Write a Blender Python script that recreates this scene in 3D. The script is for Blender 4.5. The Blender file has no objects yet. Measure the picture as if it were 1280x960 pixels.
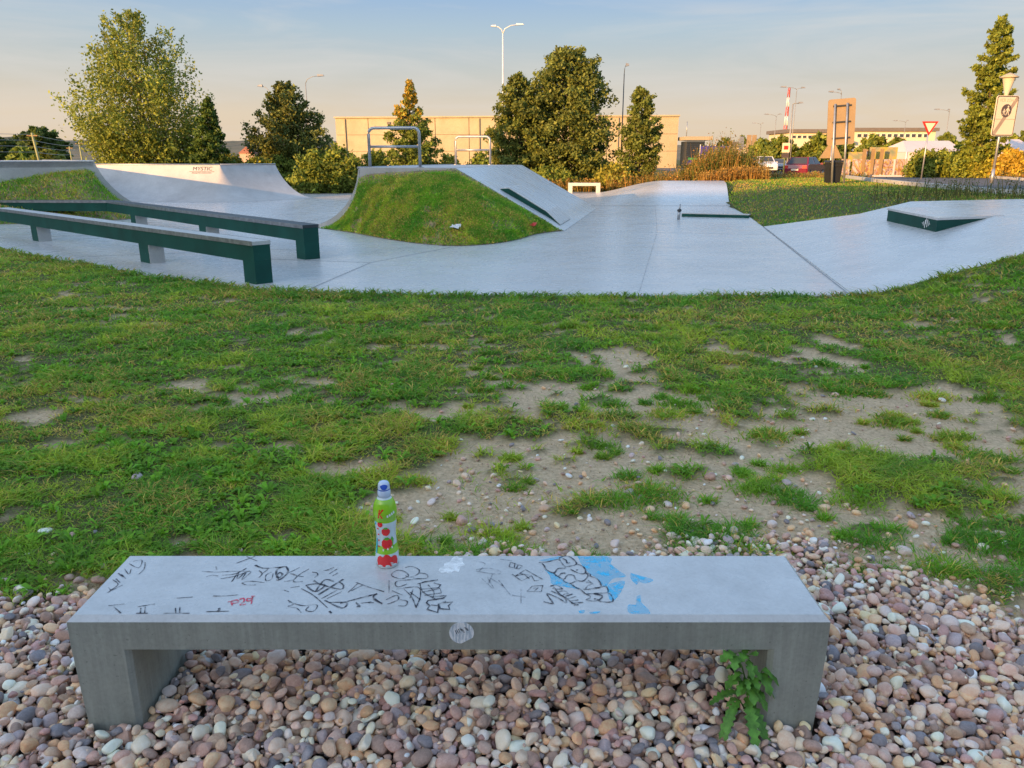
import bpy, bmesh, math, random
import numpy as np
from mathutils import Vector, Matrix
from mathutils.bvhtree import BVHTree
S = bpy.context.scene
C = S.collection
R = math.radians
rng = np.random.default_rng(11)
random.seed(11)

# ---------------------------------------------------------------- camera, sky, sun
F_PX, PITCH, CAM_Z = 961.0, R(16.36), 1.42
cam_d = bpy.data.cameras.new('camera'); cam = bpy.data.objects.new('camera', cam_d); C.objects.link(cam)
cam_d.sensor_width = 36; cam_d.lens = F_PX/1280*36; cam_d.clip_start = 0.05; cam_d.clip_end = 9000
cam.location = (0, 0, CAM_Z); cam.rotation_euler = (R(90)-PITCH, 0, 0)
S.camera = cam
SUN_EL, SUN_AZ = R(9.5), R(222.0)
w = bpy.data.worlds.new("World"); S.world = w; w.use_nodes = True
nt = w.node_tree; nt.nodes.clear()
wo = nt.nodes.new('ShaderNodeOutputWorld'); bg = nt.nodes.new('ShaderNodeBackground')
sky = nt.nodes.new('ShaderNodeTexSky'); sky.sky_type = 'NISHITA'; sky.sun_disc = False
sky.sun_elevation = SUN_EL; sky.sun_rotation = SUN_AZ; sky.air_density = 1.0; sky.dust_density = 1.8; sky.ozone_density = 1.6
# thin cirrus: streaks of noise over the sky direction
tc = nt.nodes.new('ShaderNodeTexCoord'); mp = nt.nodes.new('ShaderNodeMapping')
mp.inputs['Scale'].default_value = (1.2, 1.2, 10.0); mp.inputs['Rotation'].default_value = (0.10, 0.16, 0.3)
nz = nt.nodes.new('ShaderNodeTexNoise'); nz.inputs['Scale'].default_value = 2.2; nz.inputs['Detail'].default_value = 7; nz.inputs['Roughness'].default_value = 0.6; nz.inputs['Distortion'].default_value = 0.6
rp = nt.nodes.new('ShaderNodeValToRGB'); rp.color_ramp.elements[0].position = 0.43; rp.color_ramp.elements[1].position = 0.78
rp.color_ramp.elements[1].color = (.6, .6, .6, 1)
mx = nt.nodes.new('ShaderNodeMix'); mx.data_type = 'RGBA'; mx.inputs[7].default_value = (1.22, 1.16, 1.10, 1)
L = nt.links.new
L(tc.outputs['Generated'], mp.inputs['Vector']); L(mp.outputs[0], nz.inputs['Vector']); L(nz.outputs[0], rp.inputs[0])
L(rp.outputs[0], mx.inputs[0]); 
# warm evening haze lying along the whole horizon
sp = nt.nodes.new('ShaderNodeSeparateXYZ'); L(tc.outputs['Generated'], sp.inputs[0])
def zramp(stops):
    r = nt.nodes.new('ShaderNodeValToRGB'); L(sp.outputs['Z'], r.inputs[0]); e = r.color_ramp.elements
    while len(e) < len(stops): e.new(.5)
    for k, (p, c) in enumerate(stops): e[k].position = p; e[k].color = (*c, 1)
    return r.outputs[0]
hc = zramp([(.0, (.78, .60, .42)), (.05, (.76, .635, .48)), (.10, (.58, .60, .57)), (.145, (.42, .53, .62)), (.19, (.27, .415, .65))])
hf = zramp([(.10, (1, 1, 1)), (.23, (.93, .93, .93)), (.46, (0, 0, 0))])
sc_ = nt.nodes.new('ShaderNodeVectorMath'); sc_.operation = 'SCALE'; sc_.inputs['Scale'].default_value = 1.62; L(hc, sc_.inputs[0])
hz = nt.nodes.new('ShaderNodeMix'); hz.data_type = 'RGBA'
L(hf, hz.inputs[0]); L(sky.outputs[0], hz.inputs[6]); L(sc_.outputs[0], hz.inputs[7]); L(hz.outputs[2], mx.inputs[6]); L(mx.outputs[2], bg.inputs['Color'])
L(bg.outputs[0], wo.inputs[0])
bg.inputs['Strength'].default_value = 0.15
sd = bpy.data.lights.new('sun', 'SUN'); sd.energy = 2.3; sd.angle = R(0.5); sd.color = (1.0, 0.54, 0.19)
sun = bpy.data.objects.new('sun', sd); C.objects.link(sun)
sdir = Vector((math.sin(SUN_AZ)*math.cos(SUN_EL), math.cos(SUN_AZ)*math.cos(SUN_EL), math.sin(SUN_EL)))
sun.rotation_euler = (-sdir).to_track_quat('-Z', 'Y').to_euler()
S.view_settings.view_transform = 'Standard'; S.view_settings.look = 'None'; S.view_settings.gamma = 1
S.view_settings.exposure = 2.05
S.cycles.max_bounces = 6; S.cycles.transparent_max_bounces = 8

# ---------------------------------------------------------------- survey: photo rays to places
cP, sP = math.cos(PITCH), math.sin(PITCH)
def ray(u, v):
    a = (u-640)/F_PX; b = (v-480)/F_PX
    return Vector((a, cP-b*sP, -sP-b*cP))
def gp(u, v, z=0.0):
    d = ray(u, v); t = (z-CAM_Z)/d.z; return Vector((d.x*t, d.y*t, z))
def py(u, v, Y):
    d = ray(u, v); t = Y/d.y; return Vector((d.x*t, Y, CAM_Z+d.z*t))
def plane_hit(u, v, p0, n):
    d = ray(u, v); o = Vector((0, 0, CAM_Z)); t = (Vector(p0)-o).dot(n)/d.dot(n); return o+d*t

# ---------------------------------------------------------------- noise
def vnoise(x, y, sc, seed=0):
    r = np.random.default_rng(seed).random((256, 256))
    X = np.asarray(x, float)/sc+1000.0; Y = np.asarray(y, float)/sc+1000.0
    xi = np.floor(X).astype(int); yi = np.floor(Y).astype(int); fx = X-xi; fy = Y-yi
    fx = fx*fx*(3-2*fx); fy = fy*fy*(3-2*fy); xi &= 255; yi &= 255; x1 = (xi+1) & 255; y1 = (yi+1) & 255
    return (r[xi, yi]*(1-fx)+r[x1, yi]*fx)*(1-fy)+(r[xi, y1]*(1-fx)+r[x1, y1]*fx)*fy
def fbm(x, y, sc, seed=0, o=4):
    t = 0; a = 1; n = 0
    for i in range(o):
        t = t+a*vnoise(x, y, sc/2**i, seed+i*7); n += a; a *= .55
    return t/n
def sm(a, b, x):
    t = np.clip((np.asarray(x, float)-a)/(b-a), 0, 1); return t*t*(3-2*t)

# ---------------------------------------------------------------- materials
MATS = {}
def new_mat(name):
    m = bpy.data.materials.new(name); m.use_nodes = True; MATS[name] = m
    return m, m.node_tree, m.node_tree.nodes['Principled BSDF']
def nn(nt, t, **kw):
    n = nt.nodes.new(t)
    for k, v in kw.items(): n.inputs[k].default_value = v
    return n
def noise(nt, scale, detail=4, rough=.55, stretch=(1, 1, 1), coord='pos', dist=0):
    g = nt.nodes.new('ShaderNodeNewGeometry') if coord == 'pos' else nt.nodes.new('ShaderNodeTexCoord')
    out = g.outputs['Position'] if coord == 'pos' else g.outputs['Object']
    m = nn(nt, 'ShaderNodeMapping', Scale=stretch); nt.links.new(out, m.inputs['Vector'])
    n = nn(nt, 'ShaderNodeTexNoise', Scale=scale, Detail=detail, Roughness=rough, Distortion=dist)
    nt.links.new(m.outputs[0], n.inputs['Vector']); return n.outputs[0]
def ramp(nt, fac, stops):
    r = nt.nodes.new('ShaderNodeValToRGB'); e = r.color_ramp.elements
    while len(e) < len(stops): e.new(.5)
    for i, (p, c) in enumerate(stops):
        e[i].position = p; e[i].color = (*c, 1) if len(c) == 3 else c
    nt.links.new(fac, r.inputs[0]); return r.outputs[0]
def mixc(nt, fac, a, b, mode='MIX'):
    m = nt.nodes.new('ShaderNodeMix'); m.data_type = 'RGBA'; m.blend_type = mode
    for k, v in ((0, fac), (6, a), (7, b)):
        if isinstance(v, (int, float)): m.inputs[k].default_value = v
        elif isinstance(v, tuple): m.inputs[k].default_value = (*v, 1)
        else: nt.links.new(v, m.inputs[k])
    return m.outputs[2]
def bump(nt, b, h, dist, strength=.5):
    n = nn(nt, 'ShaderNodeBump', Strength=strength, Distance=dist); nt.links.new(h, n.inputs['Height']); nt.links.new(n.outputs[0], b.inputs['Normal'])
def plain(name, c, rough=.6, metal=0., var=.12, sc=3., spec=.4):
    m, nt, b = new_mat(name)
    n = noise(nt, sc, 4)
    lo = tuple(x*(1-var) for x in c); hi = tuple(min(1, x*(1+var)) for x in c)
    nt.links.new(ramp(nt, n, [(.3, lo), (.7, hi)]), b.inputs['Base Color'])
    b.inputs['Roughness'].default_value = rough; b.inputs['Metallic'].default_value = metal; b.inputs['Specular IOR Level'].default_value = spec
    return m
def concrete(name, c, stain, rough, fine=1.0, streak=(1, 1, 1), stsc=1.2, bumpd=.0015, vert=False):
    m, nt, b = new_mat(name)
    n1 = noise(nt, stsc, 6, .6, streak); n2 = noise(nt, 60*fine, 3, .6); n3 = noise(nt, 7*fine, 5, .65, streak)
    col = ramp(nt, n1, [(.28, stain), (.5, c), (.75, tuple(min(1, x*1.12) for x in c))])
    col = mixc(nt, .5, col, ramp(nt, n3, [(.3, tuple(x*.82 for x in c)), (.7, tuple(min(1, x*1.1) for x in c))]))
    col = mixc(nt, .35, col, ramp(nt, n2, [(.25, (.35, .35, .35)), (.5, (.5, .5, .5)), (.8, (.62, .62, .62))]), 'OVERLAY')
    n6 = noise(nt, .33*stsc, 5, .7); col = mixc(nt, .5, col, ramp(nt, n6, [(.35, (.40, .395, .39)), (.5, (.5, .5, .5)), (.7, (.58, .58, .58))]), 'OVERLAY')
    n7 = noise(nt, 2.6*stsc, 6, .75, dist=1.2); col = mixc(nt, ramp(nt, n7, [(.60, (0, 0, 0)), (.72, (.22, .22, .22))]), col, tuple(x*.55 for x in c))
    if vert:
        n4 = noise(nt, 14, 4, .7, (3, 3, .12)); col = mixc(nt, .55, col, ramp(nt, n4, [(.35, (.38, .38, .37)), (.7, (.62, .62, .62))]), 'OVERLAY')
        n5 = noise(nt, 130, 2, .5); col = mixc(nt, ramp(nt, n5, [(.70, (0, 0, 0)), (.74, (.55, .55, .55))]), col, tuple(x*.35 for x in c))
    nt.links.new(col, b.inputs['Base Color'])
    nt.links.new(ramp(nt, n3, [(.3, (rough*1.25,)*3), (.7, (rough*.8,)*3)]), b.inputs['Roughness'])
    if bumpd > .0003: bump(nt, b, n2, bumpd, .4)
    return m
M_pad = concrete('pad_concrete', (.585, .575, .56), (.50, .495, .485), .27, .4, (.8, 1.1, 1), .55, .0002)
M_ramp = concrete('ramp_concrete', (.50, .485, .465), (.41, .395, .38), .5, .5, (1, 1, 1), 1.0)
M_bench = concrete('bench_shaded_concrete', (.30, .315, .28), (.25, .265, .235), .5, 1.6, (1, 1, 1), 4.0, .0008, True)  # grey-green formwork sides, darkened further in colour for the shade on the front
M_btop = concrete('bench_top_lit_concrete', (.56, .56, .55), (.44, .445, .44), .28, 1.6, (1, 1, 1), 4.0, .0006)  # trowelled top, paler than the sides: part of its skylight is in the colour
M_ledge = concrete('ledge_concrete', (.5, .5, .48), (.38, .38, .37), .5, 1.0)
M_green = None
def painted(name, c, chip, rough=.45):
    m, nt, b = new_mat(name)
    n = noise(nt, 22, 5, .7); n2 = noise(nt, 2.5, 4)
    base = ramp(nt, n2, [(.3, tuple(x*.75 for x in c)), (.7, tuple(x*1.2 for x in c))])
    nt.links.new(mixc(nt, ramp(nt, n, [(.70, (0, 0, 0)), (.73, (1, 1, 1))]), base, chip), b.inputs['Base Color'])
    b.inputs['Roughness'].default_value = rough; return m
M_green = painted('green_paint', (.007, .066, .050), (.22, .24, .22), .6); M_green.node_tree.nodes['Principled BSDF'].inputs['Specular IOR Level'].default_value = .2
M_edge = plain('steel_edge', (.30, .31, .33), .35, .6, .3, 12)
M_steel = plain('galvanised_steel', (.42, .43, .44), .4, .7, .15, 6)
M_dark = plain('dark_metal', (.05, .055, .06), .5, .3)
M_white = plain('white_metal', (.75, .75, .73), .45)
M_black = plain('black_plastic', (.02, .022, .025), .45)
M_joint = plain('joint_sealant', (.33, .33, .33), .8)
M_wood = plain('timber', (.30, .2, .1), .8)
def attr_mat(name, transl=.25, rough=.6, spec=.25):
    m, nt, b = new_mat(name)
    a = nt.nodes.new('ShaderNodeAttribute'); a.attribute_name = 'Col'
    nt.links.new(a.outputs['Color'], b.inputs['Base Color']); b.inputs['Roughness'].default_value = rough; b.inputs['Specular IOR Level'].default_value = spec
    if transl:
        t = nt.nodes.new('ShaderNodeBsdfTranslucent'); nt.links.new(a.outputs['Color'], t.inputs['Color'])
        mx = nt.nodes.new('ShaderNodeMixShader'); mx.inputs[0].default_value = transl
        out = nt.nodes['Material Output']
        nt.links.new(b.outputs[0], mx.inputs[1]); nt.links.new(t.outputs[0], mx.inputs[2]); nt.links.new(mx.outputs[0], out.inputs['Surface'])
    return m
M_grass = attr_mat('grass_blades', .4, .55, .2)
M_leaf = attr_mat('tree_leaves', .3, .55, .2)
M_bark = plain('bark', (.12, .09, .065), .9, 0, .35, 8)
PEB = [(0, (.47, .40, .32)), (.09, (.30, .215, .18)), (.17, (.56, .50, .43)), (.25, (.37, .29, .22)), (.33, (.42, .33, .29)), (.40, (.30, .27, .29)), (.47, (.52, .42, .35)),
       (.55, (.24, .185, .16)), (.62, (.50, .38, .25)), (.69, (.44, .41, .40)), (.75, (.36, .26, .23)), (.81, (.16, .165, .19)), (.86, (.62, .58, .53)), (.91, (.45, .31, .19)), (.96, (.33, .22, .21))]
def peb_cols(n):
    i = rng.integers(0, len(PEB), n); c = np.array([p[1] for p in PEB])[i]
    return np.clip(c*(.95+.5*rng.random((n, 1)))*np.array([1.48, 1.30, 1.18]), 0, .85)
def pebble_mat(name, attr):
    m, nt, b = new_mat(name)
    if attr:
        a = nt.nodes.new('ShaderNodeAttribute'); a.attribute_name = 'Col'; col = a.outputs['Color']
    else:
        o = nt.nodes.new('ShaderNodeObjectInfo'); r = nt.nodes.new('ShaderNodeValToRGB'); r.color_ramp.interpolation = 'CONSTANT'
        e = r.color_ramp.elements
        while len(e) < len(PEB): e.new(.5)
        for i, (p, c) in enumerate(PEB): e[i].position = p; e[i].color = (min(.85, c[0]*1.7), c[1]*1.5, c[2]*1.38, 1)
        nt.links.new(o.outputs['Random'], r.inputs[0]); col = r.outputs[0]
    n = noise(nt, 70, 4, .65); n2 = noise(nt, 260, 3, .6)
    col = mixc(nt, .55, col, ramp(nt, n, [(.3, (.32, .32, .32)), (.7, (.66, .65, .63))]), 'OVERLAY')
    col = mixc(nt, .4, col, ramp(nt, n2, [(.3, (.36, .36, .36)), (.7, (.62, .62, .62))]), 'OVERLAY')
    nt.links.new(col, b.inputs['Base Color']); b.inputs['Roughness'].default_value = .62; b.inputs['Specular IOR Level'].default_value = .3
    bump(nt, b, n, .002, .5); return m
M_peb = pebble_mat('pebble_stone', False); M_pebs = pebble_mat('gravel_stone', True)

# ---------------------------------------------------------------- mesh helpers
def link(name, me, m=None, parent=None, kind=None):
    o = bpy.data.objects.new(name, me); C.objects.link(o)
    if m is not None and not me.materials: me.materials.append(m)
    if parent is not None: o.parent = parent
    if kind: o['kind'] = kind
    return o
def tag(o, label, cat, group=None):
    o['label'] = label; o['category'] = cat
    if group: o['group'] = group
    return o
def thing(name, label, cat, loc=(0, 0, 0), rz=0., group=None):
    o = bpy.data.objects.new(name, None); C.objects.link(o); o.location = loc; o.rotation_euler = (0, 0, rz); o.empty_display_size = .1
    return tag(o, label, cat, group)
def np_mesh(name, V, faces_flat, starts, totals, cols=None, smooth=False):
    me = bpy.data.meshes.new(name); me.vertices.add(len(V)); me.vertices.foreach_set('co', np.ascontiguousarray(V, np.float32).ravel())
    me.loops.add(len(faces_flat)); me.loops.foreach_set('vertex_index', np.ascontiguousarray(faces_flat, np.int32))
    me.polygons.add(len(starts)); me.polygons.foreach_set('loop_start', np.ascontiguousarray(starts, np.int32)); me.polygons.foreach_set('loop_total', np.ascontiguousarray(totals, np.int32))
    if smooth: me.polygons.foreach_set('use_smooth', np.ones(len(starts), bool))
    if cols is not None:
        a = me.attributes.new('Col', 'FLOAT_COLOR', 'POINT'); a.data.foreach_set('color', np.ascontiguousarray(np.c_[cols, np.ones(len(cols))], np.float32).ravel())
    me.update(calc_edges=True); return me
def same_mesh(name, V, F, cols=None, smooth=False):
    F = np.asarray(F, np.int64); k = F.shape[1]
    return np_mesh(name, V, F.ravel(), np.arange(len(F))*k, np.full(len(F), k), cols, smooth)
class MB:
    def __init__(s): s.v = []; s.f = []; s.sm = []
    def add(s, V, Fs, smooth=False):
        b = len(s.v); s.v += [tuple(p) for p in V]; s.f += [tuple(i+b for i in f) for f in Fs]; s.sm += [smooth]*len(Fs); return s
    def box(s, c, d, rz=0., taper=1.0):
        x, y, z = (k/2 for k in d); P = []
        for sz in (-1, 1):
            k = taper if sz > 0 else 1
            for sx, sy in ((-1, -1), (1, -1), (1, 1), (-1, 1)): P.append(Vector((sx*x*k, sy*y*k, sz*z)))
        Q = Matrix.Rotation(rz, 3, 'Z'); P = [Q @ p+Vector(c) for p in P]
        return s.add(P, [(3, 2, 1, 0), (4, 5, 6, 7), (0, 1, 5, 4), (1, 2, 6, 5), (2, 3, 7, 6), (3, 0, 4, 7)])
    def hexa(s, P):   # 4 bottom, 4 top corners
        return s.add(P, [(3, 2, 1, 0), (4, 5, 6, 7), (0, 1, 5, 4), (1, 2, 6, 5), (2, 3, 7, 6), (3, 0, 4, 7)])
    def tube(s, pts, r, n=8, r2=None):
        pts = [Vector(p) for p in pts]; m = len(pts); V = []; up = Vector((0, 0, 1)); pu = None
        for i, p in enumerate(pts):
            d = (pts[min(i+1, m-1)]-pts[max(i-1, 0)]).normalized()
            u = d.cross(up) if abs(d.z) < .95 else d.cross(Vector((1, 0, 0)))
            if pu is not None and u.dot(pu) < 0 and abs(d.z) < .95: u = u
            u.normalize(); q = d.cross(u); pu = u
            rr = r if r2 is None else r+(r2-r)*i/(m-1)
            for k in range(n):
                a = 2*math.pi*k/n; V.append(p+(u*math.cos(a)+q*math.sin(a))*rr)
        Fs = [(i*n+k, i*n+(k+1) % n, (i+1)*n+(k+1) % n, (i+1)*n+k) for i in range(m-1) for k in range(n)]
        s.add(V, Fs, True); b = len(s.v)-len(V)
        s.f += [tuple(range(b+n-1, b-1, -1)), tuple(range(b+(m-1)*n, b+m*n))]; s.sm += [False, False]; return s
    def prism(s, poly, p0, p1):   # extrude polygon of 3-D points by vector
        d = Vector(p1)-Vector(p0); n = len(poly); A = [Vector(p) for p in poly]
        return s.add(A+[a+d for a in A], [tuple(range(n-1, -1, -1)), tuple(range(n, 2*n))]+[(i, (i+1) % n, n+(i+1) % n, n+i) for i in range(n)])
    def lathe(s, prof, c=(0, 0, 0), n=24, smooth=True):
        V = [(c[0]+r*math.cos(2*math.pi*k/n), c[1]+r*math.sin(2*math.pi*k/n), c[2]+z) for r, z in prof for k in range(n)]
        return s.add(V, [(i*n+k, i*n+(k+1) % n, (i+1)*n+(k+1) % n, (i+1)*n+k) for i in range(len(prof)-1) for k in range(n)], smooth)
    def build(s, name, m, parent=None, kind=None, fix=True):
        me = bpy.data.meshes.new(name); me.from_pydata(s.v, [], s.f); me.polygons.foreach_set('use_smooth', s.sm)
        if fix:
            bm = bmesh.new(); bm.from_mesh(me); bmesh.ops.recalc_face_normals(bm, faces=bm.faces); bm.to_mesh(me); bm.free()
        me.update(); return link(name, me, m, parent, kind)
def grid_mesh(P, nu, nv, smooth=True, name='sheet'):
    F = [(i*nv+j, (i+1)*nv+j, (i+1)*nv+j+1, i*nv+j+1) for i in range(nu-1) for j in range(nv-1)]
    return same_mesh(name, np.array([tuple(p) for p in P]), F, None, smooth)
def dup(root, loc=None, rz=None, label=None):
    r = root.copy(); C.objects.link(r)
    if loc is not None: r.location = loc
    if rz is not None: r.rotation_euler = (0, 0, rz)
    if label: r['label'] = label
    for ch in root.children:
        c = ch.copy(); C.objects.link(c); c.parent = r
        for g in ch.children:
            d = g.copy(); C.objects.link(d); d.parent = c
    return r
def text_mesh(txt, size, extrude=0.0):
    cu = bpy.data.curves.new('txt', 'FONT'); cu.body = txt; cu.size = size; cu.extrude = extrude; cu.align_x = 'CENTER'; cu.align_y = 'CENTER'; cu.resolution_u = 3
    o = bpy.data.objects.new('txt', cu); C.objects.link(o)
    me = bpy.data.meshes.new_from_object(o.evaluated_get(bpy.context.evaluated_depsgraph_get()))
    bpy.data.objects.remove(o); bpy.data.curves.remove(cu); return me
def in_poly(x, y, poly):
    x = np.asarray(x); y = np.asarray(y); c = np.zeros(x.shape, bool); n = len(poly)
    for i in range(n):
        x0, y0 = poly[i][:2]; x1, y1 = poly[(i+1) % n][:2]
        if y0 == y1: continue
        c ^= ((y0 > y) != (y1 > y)) & (x < (x1-x0)*(y-y0)/(y1-y0)+x0)
    return c
def poly_dist(x, y, poly):
    d = np.full(np.shape(x), 1e9); n = len(poly)
    for i in range(n):
        a = np.array(poly[i][:2]); b = np.array(poly[(i+1) % n][:2]); ab = b-a
        t = np.clip(((x-a[0])*ab[0]+(y-a[1])*ab[1])/(ab@ab), 0, 1); d = np.minimum(d, np.hypot(x-a[0]-t*ab[0], y-a[1]-t*ab[1]))
    return d

# ---------------------------------------------------------------- the lie of the land
AX = Vector((.19, .982, 0)); EX = Vector((.982, -.19, 0))          # axes of the skatepark
BK0 = Vector((3.68, 8.25, 0)); BK_S, BK_TOP = .2, .57              # right-hand bank: foot, slope, top height
def bank_h(x, y):
    p = (np.asarray(x)-BK0.x)*EX.x+(np.asarray(y)-BK0.y)*EX.y
    return np.clip(p*BK_S, 0, BK_TOP)
NEAR = [(3.68, 8.22), (3.89, 8.09), (4.3, 8.2), (4.69, 8.34), (5.2, 8.47), (5.74, 8.67), (6.6, 9.0), (8.5, 9.7), (12, 11.2)]
FAR = [(14, 17.5), (11, 17.0), (8.1, 16.0), (6.9, 15.6), (5.38, 16.7)]
BANK = NEAR+FAR
PAD = [(-16, 18.6), (-8.45, 12.8), (-4.53, 9.66), (-2.8, 8.62), (-2.11, 8.40), (0, 8.2)]+NEAR+FAR+[(5.95, 19.6), (6.7, 24.2), (8.1, 30), (5.6, 30.4), (3.3, 33), (-1, 34), (-8, 32), (-16, 31)]
def terrain(x, y):
    x = np.asarray(x, float); y = np.asarray(y, float)
    z = .55*sm(5.6, 10, x-.12*np.maximum(y-17, 0)*0)*sm(10, 16, y)*(1-sm(36, 58, y))*(1-sm(40, 90, x))
    z = z+bank_h(x, y)*np.exp(-(poly_dist(x, y, BANK)/2.6)**2)*(1-sm(11, 15, y))
    z = np.maximum(z, bank_h(x, y)*np.exp(-(poly_dist(x, y, BANK)/1.6)**2)*(y > 10)*.9)
    z = z+.03*(fbm(x, y, 2.2, 5)-.5)*(1-sm(30, 60, y))+.014*(fbm(x, y, .35, 9)-.5)*(1-sm(12, 20, y))
    return z
def tz(x, y): return float(terrain(np.array([x]), np.array([y]))[0])
def ground_hit(u, v):
    d = ray(u, v); lo = .5
    for i in range(4000):
        t = lo+i*.02*(1+i*.002); p = Vector((0, 0, CAM_Z))+d*t
        if p.z < tz(p.x, p.y): return p
    return p
SPOTS = [(780,450,35,13),(700,490,70,13),(860,530,120,22),(640,560,60,15),(620,585,90,18),(700,575,60,10),(950,590,60,25),(1000,600,45,20),(560,620,60,18),(1030,440,30,12),
 (1180,520,110,18),(1220,545,60,20),(1100,495,95,11),(1090,665,75,15),(1180,690,60,12),(1150,655,65,11),(760,605,70,14),(840,620,45,12),(540,515,45,7),(390,560,50,6),
 (30,520,25,4),(235,595,18,5),(600,650,80,20),(700,650,60,12),(1240,600,35,12),(1150,560,60,8),(1050,545,60,10),(470,585,60,8),(900,432,30,6),(1240,640,40,10),(930,640,50,8),(520,660,60,14)]
ELL = []
for u, v, a, b in SPOTS:
    c = gp(u, v); zc = c.y*cP-(0-CAM_Z)*sP
    ELL.append((c.x, c.y, 1.3*a/F_PX*zc, 1.3*abs(gp(u, v-b).y-gp(u, v+b).y)/2))
GE = [(-9, 2.25), (-1.9, 2.30), (-1.2, 2.22), (-.6, 2.42), (0, 2.52), (.5, 2.52), (.85, 2.70), (1.15, 2.72), (1.3, 2.5), (1.5, 2.36), (1.62, 2.1), (1.75, 1.95), (2.4, 1.7), (9, .5)]
def bare(x, y):
    e = np.zeros(np.shape(x))
    for cx, cy, a, b in ELL: e = e+np.exp(-(((x-cx)/a)**2+((y-cy)/b)**2)*.9)
    de = y-np.interp(x, [g[0] for g in GE], [g[1] for g in GE]); e = e+.75*np.exp(-(np.maximum(de, 0)/.45)**2)*sm(-.75, -.2, x)
    e = np.minimum(e, 1.05)
    n = fbm(x, y*.8, .30, 21, 5); n2 = fbm(x, y, .11, 23, 3)
    return sm(.34, .58, e*.95+(n-.5)*2.0+(n2-.5)*1.5)*(y < 9.5)
def gravel_edge(x): return np.interp(x, [g[0] for g in GE], [g[1] for g in GE])+.16*(fbm(np.asarray(x, float), np.zeros(np.shape(x)), .3, 3)-.5)

# ---------------------------------------------------------------- ground sheet
def axis(lo0, hi0, step, far, g=1.12):
    a = list(np.arange(lo0, hi0, step)); s = step; v = a[-1]
    while v < far: s *= g; v += s; a.append(v)
    s = step; v = a[0]; pre = []
    while v > -far: s *= g; v -= s; pre.append(v)
    return np.array(pre[::-1]+a)
gx = axis(-7.5, 8.5, .07, 6000); gy = axis(1.2, 10.5, .06, 6000)
GX, GY = np.meshgrid(gx, gy, indexing='ij')
GZ = terrain(GX, GY)
inpad = in_poly(GX, GY, PAD); pd = poly_dist(GX, GY, PAD)
GZ = np.where(inpad & (pd > .02), GZ*0+np.minimum(GZ, bank_h(GX, GY))-.09, GZ)
bd = bare(GX, GY); grav = sm(.06, -.06, GY-gravel_edge(GX)) if False else 1-sm(-.06, .06, GY-gravel_edge(GX))
GZ = GZ-.025*bd-.035*grav+.012*bd*(fbm(GX, GY, .12, 31)-.5)
M_ground, nt, b = new_mat('lawn_soil')
a1 = nt.nodes.new('ShaderNodeAttribute'); a1.attribute_name = 'Col'
sx = nt.nodes.new('ShaderNodeSeparateColor'); nt.links.new(a1.outputs['Color'], sx.inputs[0])
n1 = noise(nt, 6, 6, .65); n2 = noise(nt, 45, 5, .7); n3 = noise(nt, .6, 5)
soil = mixc(nt, .55, ramp(nt, n1, [(.3, (.58, .41, .245)), (.7, (.82, .62, .39))]), ramp(nt, n2, [(.3, (.30, .195, .11)), (.7, (.90, .70, .46))]))
turf = mixc(nt, .6, ramp(nt, n3, [(.35, (.085, .115, .03)), (.65, (.13, .13, .05))]), ramp(nt, n2, [(.3, (.03, .04, .012)), (.7, (.22, .20, .09))]))  # turf coloured dark so the gaps between blades read as shadow
col = mixc(nt, sx.outputs[0], turf, soil); col = mixc(nt, sx.outputs[1], col, (.12, .095, .075))
nt.links.new(col, b.inputs['Base Color']); b.inputs['Roughness'].default_value = .95; b.inputs['Specular IOR Level'].default_value = .1
bump(nt, b, n2, .02, .9)
nxg, nyg = GX.shape
idx = np.arange(nxg*nyg).reshape(nxg, nyg)
FQ = np.stack([idx[:-1, :-1], idx[1:, :-1], idx[1:, 1:], idx[:-1, 1:]], -1).reshape(-1, 4)
me = same_mesh('ground', np.stack([GX, GY, GZ], -1).reshape(-1, 3), FQ, np.stack([bd, grav, bd*0], -1).reshape(-1, 3), True)
ground = link('ground', me, M_ground, None, 'structure')

# ---------------------------------------------------------------- grass maker
def blades(P, h, wd, lean, cols, name, parent=None, mat=None, nrm=None):
    n = len(P); a = rng.random(n)*2*np.pi; ld = rng.random(n)*2*np.pi
    sx = np.stack([np.cos(a), np.sin(a), np.zeros(n)], -1)*(wd/2)[:, None]
    ldv = np.stack([np.cos(ld), np.sin(ld), np.zeros(n)], -1)*(lean*h)[:, None]
    up = np.stack([np.zeros(n), np.zeros(n), h], -1)
    mid = P+up*.55+ldv*.35; tip = P+up*(1-.35*np.clip(lean, 0, 1.6)[:, None]*.6)+ldv
    V = np.stack([P-sx, P+sx, mid+sx*.8, mid-sx*.8, tip], 1).reshape(-1, 3)
    i = np.arange(n)*5
    L = np.stack([i, i+1, i+2, i+3, i+3, i+2, i+4], -1).ravel()
    st = np.stack([np.arange(n)*7, np.arange(n)*7+4], -1).ravel(); tt = np.tile([4, 3], n)
    me = np_mesh(name, V, L, st, tt, np.repeat(cols, 5, 0))
    return link(name, me, mat or M_grass, parent, 'stuff')
def grass_cols(x, y, n, dry=.08):
    h = fbm(x, y, .8, 41, 3); h2 = fbm(x, y, .16, 43, 2)
    g1 = np.array([.105, .235, .030]); g2 = np.array([.215, .29, .045]); g3 = np.array([.055, .165, .030])
    k = sm(.35, .65, h)[:, None]; k2 = sm(.35, .65, h2)[:, None]
    c = (g1*(1-k)+g2*k)*(1-.75*k2)+g3*.75*k2
    d = rng.random(n) < dry*(.4+1.6*sm(.4, .6, fbm(x, y, .5, 47)))
    c[d] = np.array([.30, .235, .10])*(.7+.6*rng.random((d.sum(), 1)))
    return np.clip(c*(.95+.8*rng.random((n, 1)))*np.array([1.72, 1.58, .92]), 0, 1)
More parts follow.
